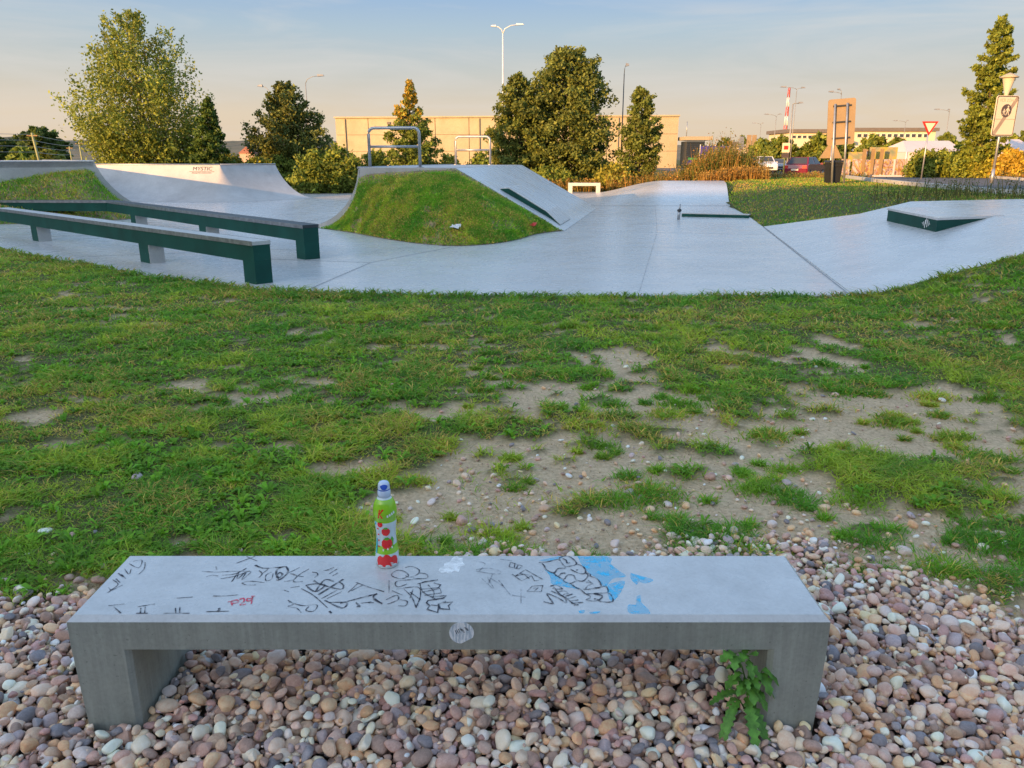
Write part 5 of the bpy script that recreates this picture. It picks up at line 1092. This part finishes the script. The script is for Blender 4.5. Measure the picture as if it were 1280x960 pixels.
gz = zs.location.z; p = py(1259, 118, 28.08); pl_ = thing('park_lamp', 'cone-topped park lamp above the pedestrian zone sign', 'street lamp', (zs.location.x, 28.08, gz)); zt_l = p.z-gz
MB().tube([(0, 0, -.1), (0, 0, zt_l)], .042, 10).build('pole', M_steel, pl_); MB().tube([(0, 0, 0), (0, 0, .5)], .07, 10, .05).build('sleeve', M_steel, pl_); MB().lathe([(.05, zt_l-.05), (.08, zt_l+.05), (.18, zt_l+.45), (.20, zt_l+.52)], n=20).build('lamp_shade', plain('lamp_diffuser', (.62, .55, .42), .5), pl_); MB().lathe([(0, zt_l+.70), (.12, zt_l+.65), (.29, zt_l+.56), (.29, zt_l+.53), (.2, zt_l+.52)], n=20).build('lamp_cap', M_panel, pl_)
# small sign on the lamp post by the cars, and roadside boards
p = py(982, 187, 44); gz = tz(p.x, 44); ss = thing('stop_sign_board', 'small white square sign on a green post before the dark red car', 'sign', (p.x, 44, gz)); zc_ = p.z-gz
plate(rrect(.42, .50, .04), -.05, .03, 'plate', M_face, ss, zc_+.1); plate(rrect(.40, .24, .03), -.05, .03, 'lower_plate', M_sdk, ss, zc_-.31); fpoly([(-.12, -.1), (.12, -.1), (.12, .1), (-.12, .1)], -.054, 'pictogram', M_sred, ss, zc_+.1); MB().tube([(0, 0, -.1), (0, 0, zc_+.3)], .045, 8).build('post', plain('green_post', (.10, .13, .06), .6), ss)
p = py(935, 178, 100); rbd = thing('roadside_board', 'brown roadside boards on posts left of the white car', 'sign', (p.x, 100, 0)); 
for k, (x_, z0_, z1_, m_) in enumerate(((-.8, 2.4, 4.0, M_steel), (.1, 1.6, 4.2, M_back), (.75, 1.2, 4.2, M_back))): MB().box((x_, 0, (z0_+z1_)/2), (.55, .1, z1_-z0_)).build('board', m_, rbd); MB().tube([(x_, .1, 0), (x_, .1, z1_-.1)], .05, 6).build('post', M_steel, rbd)
p = py(928, 205, 104); kq = thing('pale_kiosk', 'sunlit pale kiosk left of the parked white car', 'building', (p.x, 104, 0)); MB().box((0, 0, 1.4), (2.4, 2.4, 2.8)).build('wall', M_pale, kq); MB().box((0, 0, 2.9), (2.8, 2.8, .2)).build('roof', M_roofd, kq); MB().box((0, -1.22, 1.5), (1.2, .06, 1.0)).build('window', M_glass, kq)

# ---------------------------------------------------------------- street lamps, mast, poles
M_lampm = plain('lamp_pole_metal', (.30, .30, .29), .5, .3)
def lamp(label, u, vtop, Y, heads, m=M_lampm, r_=.09, head=.42, k_=.7):
    """heads: list of (pixel u, pixel v) where each luminaire sits"""
    r_ *= k_; b = py(u, 205, Y); gz = tz(b.x, Y); zt = py(u, vtop, Y).z-gz; t = thing('street_lamp', label, 'street lamp', (b.x, Y, gz), 0, 'street lamps'); MB().tube([(0, 0, -.1), (0, 0, zt)], r_, 8, r_*.6).build('pole', m, t)
    for hu, hv in heads:
        q = py(hu, hv, Y); dx, z1 = q.x-b.x, q.z-gz; MB().tube([(0, 0, zt-.02), (dx*.12, 0, zt+(z1-zt)*.55), (dx*.45, 0, zt+(z1-zt)*.92), (dx*.8, 0, z1)], r_*.45, 6).build('arm', m, t)
        s_ = 1 if dx > 0 else -1; MB().add([(dx*.75, -.13, z1-.04), (dx+s_*head*.3, -.11, z1+.0), (dx+s_*head*.3, .11, z1), (dx*.75, .13, z1-.04), (dx*.75, -.08, z1+.12), (dx+s_*head*.2, -.07, z1+.10), (dx+s_*head*.2, .07, z1+.10), (dx*.75, .08, z1+.12)], [(3, 2, 1, 0), (4, 5, 6, 7), (0, 1, 5, 4), (1, 2, 6, 5), (2, 3, 7, 6), (3, 0, 4, 7)]).build('lamp_head', M_lampm if m != M_white else M_white, t)
lamp('street lamp with left-pointing head above the dark rounded tree', 346, 122, 60, [(325, 108)], M_lampm, .07, .6); lamp('street lamp with right-curved arm above the dark rounded tree', 389, 104, 60, [(402, 95)], M_lampm, .07, .6)
lamp('tall white street lamp with two arms left of the tallest tree', 629, 42, 75, [(617, 33), (651, 31)], M_white, .13, .9); lamp('street lamp with short arm between the tallest and slim trees', 776, 92, 45, [(783, 82)], M_dark, .06, .5)
lamp('street lamp with one arm beside the small square sign', 984, 130, 72, [(1001, 129)], M_lampm, .14, .7); lamp('tall street lamp beside the red and white mast', 987, 112, 88, [(978, 109), (1004, 110)], M_lampm, .08, .8)
lamp('twin-arm street lamp left of the red and white mast', 965, 146, 115, [(957, 143), (975, 143)], M_lampm, .09, .8); lamp('small far twin-arm street lamp above the pale shed', 947, 156, 144, [(942, 154), (953, 154)], M_lampm, .09, .9)
lamp('street lamp rising above the brown sign board', 1042, 118, 78, [(1038, 115), (1049, 112)], M_lampm, .08, .6); lamp('far twin-arm street lamp left of the yield sign', 1125, 153, 135, [(1118, 151), (1134, 151)], M_lampm, .09, .9); lamp('far twin-arm street lamp beside the spiky tree', 1177, 140, 104, [(1170, 137), (1187, 137)], M_lampm, .09, .8)
p = py(978, 205, 300); ms = thing('radio_mast', 'red and white lattice radio mast behind the car park', 'mast', (p.x, 300, 0)); zt = py(978, 110, 300).z; M_mr = plain('mast_red', (.5, .07, .04), .5)
for k in range(8):
    z0, z1 = zt*k/8, zt*(k+1)/8; w0_, w1_ = 1.0-.6*k/8, 1.0-.6*(k+1)/8; mb = MB()
    for a in range(3):
        c0_, c1_ = R(120*a+30), R(120*(a+1)+30); P0 = Vector((w0_*math.cos(c0_), w0_*math.sin(c0_), z0)); P1 = Vector((w1_*math.cos(c0_), w1_*math.sin(c0_), z1)); P2 = Vector((w1_*math.cos(c1_), w1_*math.sin(c1_), z1)); mb.tube([P0, P1], .12, 5); mb.tube([P0, P2], .07, 4); mb.tube([P1, P2], .07, 4)
    mb.build('mast_section', M_mr if k % 2 else M_white, ms)
GP = 'wooden power poles at the far left'
pts = []
for lab, u, v0, Y, ln in (('leaning pale green power pole before the round dark tree', 52, 166, 60, -.35), ('thin power pole left of the golden tree', 104, 177, 85, -.1), ('short power pole left of the golden tree', 91, 183, 100, -.1)):
    p = py(u, 205, Y); z_ = py(u, v0, Y).z; t = thing('power_pole', lab, 'pole', (p.x, Y, 0), 0, GP); MB().tube([(0, 0, -.2), (ln, 0, z_)], .10, 7, .08).build('pole', plain('pole_paint', (.30, .32, .16), .7), t); MB().box((ln, 0, z_-.2), (.8, .08, .08)).build('cross_arm', M_wood, t); pts.append((p.x+ln, Y, z_))
for k in range(4):
    z_ = .12+.42*k; a, b = pts[0], pts[1]; L_ = [Vector((a[0]-6, a[1]-4, a[2]-z_+.05)), Vector((a[0], a[1], a[2]-z_))]
    for q in (.25, .5, .75, 1): L_.append(Vector((a[0]+(b[0]-a[0])*q, a[1]+(b[1]-a[1])*q, a[2]-z_+(b[2]-a[2]-.15*z_+.02)*q*0-.25*math.sin(math.pi*q)*.6)))
    tag(MB().tube(L_, .016, 5).build('power_cable', M_steel), ('topmost', 'second highest', 'third highest', 'lowest')[k]+' thin power cable strung between the power poles at the far left', 'cable', 'power cables at the far left')

# ---------------------------------------------------------------- cars
def car(name, label, loc_, rz, paint, hs_=1.0, group='cars in the car park'):
    t = thing(name, label, 'car', loc_, rz, group); m, nt, b = new_mat('car_paint'); b.inputs['Base Color'].default_value = (*paint, 1); b.inputs['Roughness'].default_value = .25; b.inputs['Coat Weight'].default_value = .6
    hz = hs_; prof = [(2.10, .32), (2.16, .55), (2.10, .74), (1.85, .86*hz), (1.05, .98*hz), (-1.75, 1.0*hz), (-2.08, .94*hz), (-2.14, .70), (-2.10, .34)]; W = .88
    mb = MB(); n_ = len(prof); V = []
    for y_, k in ((-W, .97), (-W+.10, 1.0), (W-.10, 1.0), (W, .97)):
        for x, z in prof: V.append((x*k, y_, z if k == 1 else .02+z*.975))
    Fs = [tuple(range(n_-1, -1, -1)), tuple(range(3*n_, 4*n_))]+[(r_*n_+i, r_*n_+(i+1) % n_, (r_+1)*n_+(i+1) % n_, (r_+1)*n_+i) for r_ in range(3) for i in range(n_)]
    mb.add(V, Fs); body = mb.build('body', m, t)
    zb, zt = .975*hz, 1.48*hz; cb = [(1.0, -.80, zb), (1.0, .80, zb), (-1.80, .80, zb), (-1.80, -.80, zb)]; ctp = [(.28, -.62, zt), (.28, .62, zt), (-1.30, .62, zt), (-1.30, -.62, zt)]
    MB().hexa(cb+ctp).build('cabin', m, t)
    def win(a, b_, c_, d_, name):
        P = [Vector(q) for q in (a, b_, c_, d_)]; ctr = sum(P, Vector())/4; nr = (P[1]-P[0]).cross(P[3]-P[0]).normalized(); nr = nr if nr.dot(ctr-Vector((-.4, 0, 1.1))) > 0 else -nr
        P = [ctr+(q-ctr)*.86+nr*.012 for q in P]; MB().add(P, [(0, 1, 2, 3)]).build(name, M_glass, t)
    win(cb[0], cb[1], ctp[1], ctp[0], 'windscreen'); win(cb[2], cb[3], ctp[3], ctp[2], 'rear_window'); 
    for i0, i1 in ((0, 3), (1, 2)):
        A, B, Cc, D = (Vector(q) for q in (cb[i0], cb[i1], ctp[i1], ctp[i0])); win(A, A.lerp(B, .48), D.lerp(Cc, .5), D, 'side_window'); win(A.lerp(B, .52), B, Cc, D.lerp(Cc, .54), 'side_window')
    for x in (1.32, -1.32):
        for s_ in (-1, 1):
            w_ = MB().tube([(x, s_*.70, .32), (x, s_*.90, .32)], .32, 18).build('wheel', M_black, t); MB().tube([(x, s_*.895, .32), (x, s_*.915, .32)], .2, 12).build('rim', M_steel, w_)
    for s_ in (-1, 1):
        MB().box((2.08, s_*.62, .70), (.14, .36, .15)).build('headlight', M_white, t); MB().box((-2.09, s_*.66, .80), (.10, .30, .20)).build('tail_light', M_sred, t); MB().box((.75, s_*.96, 1.02), (.12, .18, .12)).build('wing_mirror', m, t)
    MB().box((2.14, 0, .52), (.06, .9, .16)).build('grille', M_black, t); MB().box((-2.13, 0, .62), (.04, .5, .12)).build('number_plate', M_face, t); MB().box((0, 0, .30), (4.05, 1.6, .16)).build('underbody', M_black, t)
    return t
p = py(955, 216, 78); car('parked_car', 'white car facing the camera left of the green sign post', (p.x, 78, tz(p.x, 78)+.03), R(-98), (.72, .70, .68), 1.06)
p = py(971, 216, 84); car('parked_car', 'small silver grey car between the white and dark red cars', (p.x, 84, tz(p.x, 84)+.03), R(-100), (.25, .27, .30), .9)
p = py(1005, 220, 58); car('parked_car', 'dark red car seen from behind right of the green sign post', (p.x, 58, tz(p.x, 58)+.03), R(52), (.16, .012, .03), 1.0)
p = py(937, 214, 88); car('parked_car', 'grey car half hidden by the dry weeds', (p.x, 88, tz(p.x, 88)+.03), R(-95), (.22, .23, .25), .95)

# ---------------------------------------------------------------- distant hills
M_hill, nt, b = new_mat('wooded_hill'); n1 = noise(nt, .012, 5, .6, (1, 1, 4)); n2 = noise(nt, .09, 4, .7)
nt.links.new(mixc(nt, .4, ramp(nt, n1, [(.4, (.075, .085, .05)), (.5, (.20, .16, .10)), (.6, (.09, .10, .06))]), ramp(nt, n2, [(.3, (.05, .06, .035)), (.7, (.17, .15, .09))])), b.inputs['Base Color']); b.inputs['Roughness'].default_value = 1
P = []; xs = np.arange(-3200, 3201, 8.0)
prof = 40*np.interp(xs, [-3200, -1200, -650, -300, 0, 700, 3200], [.95, 1.0, .9, .8, .6, .45, .5])+8*(fbm(xs, xs*0, 300, 91)-.5)*2+5*(fbm(xs, xs*0, 16, 93, 3)-.5)*2
for i, x in enumerate(xs):
    for k, yy in ((0, 500), (.25, 800), (.55, 1100), (.85, 1350), (1, 1500), (.6, 1750), (0, 2300)): P.append((x, yy, -4+prof[i]*k+(0 if k < 1 else 3*random.random())))
link('hills', grid_mesh(P, len(xs), 7), M_hill, None, 'structure')
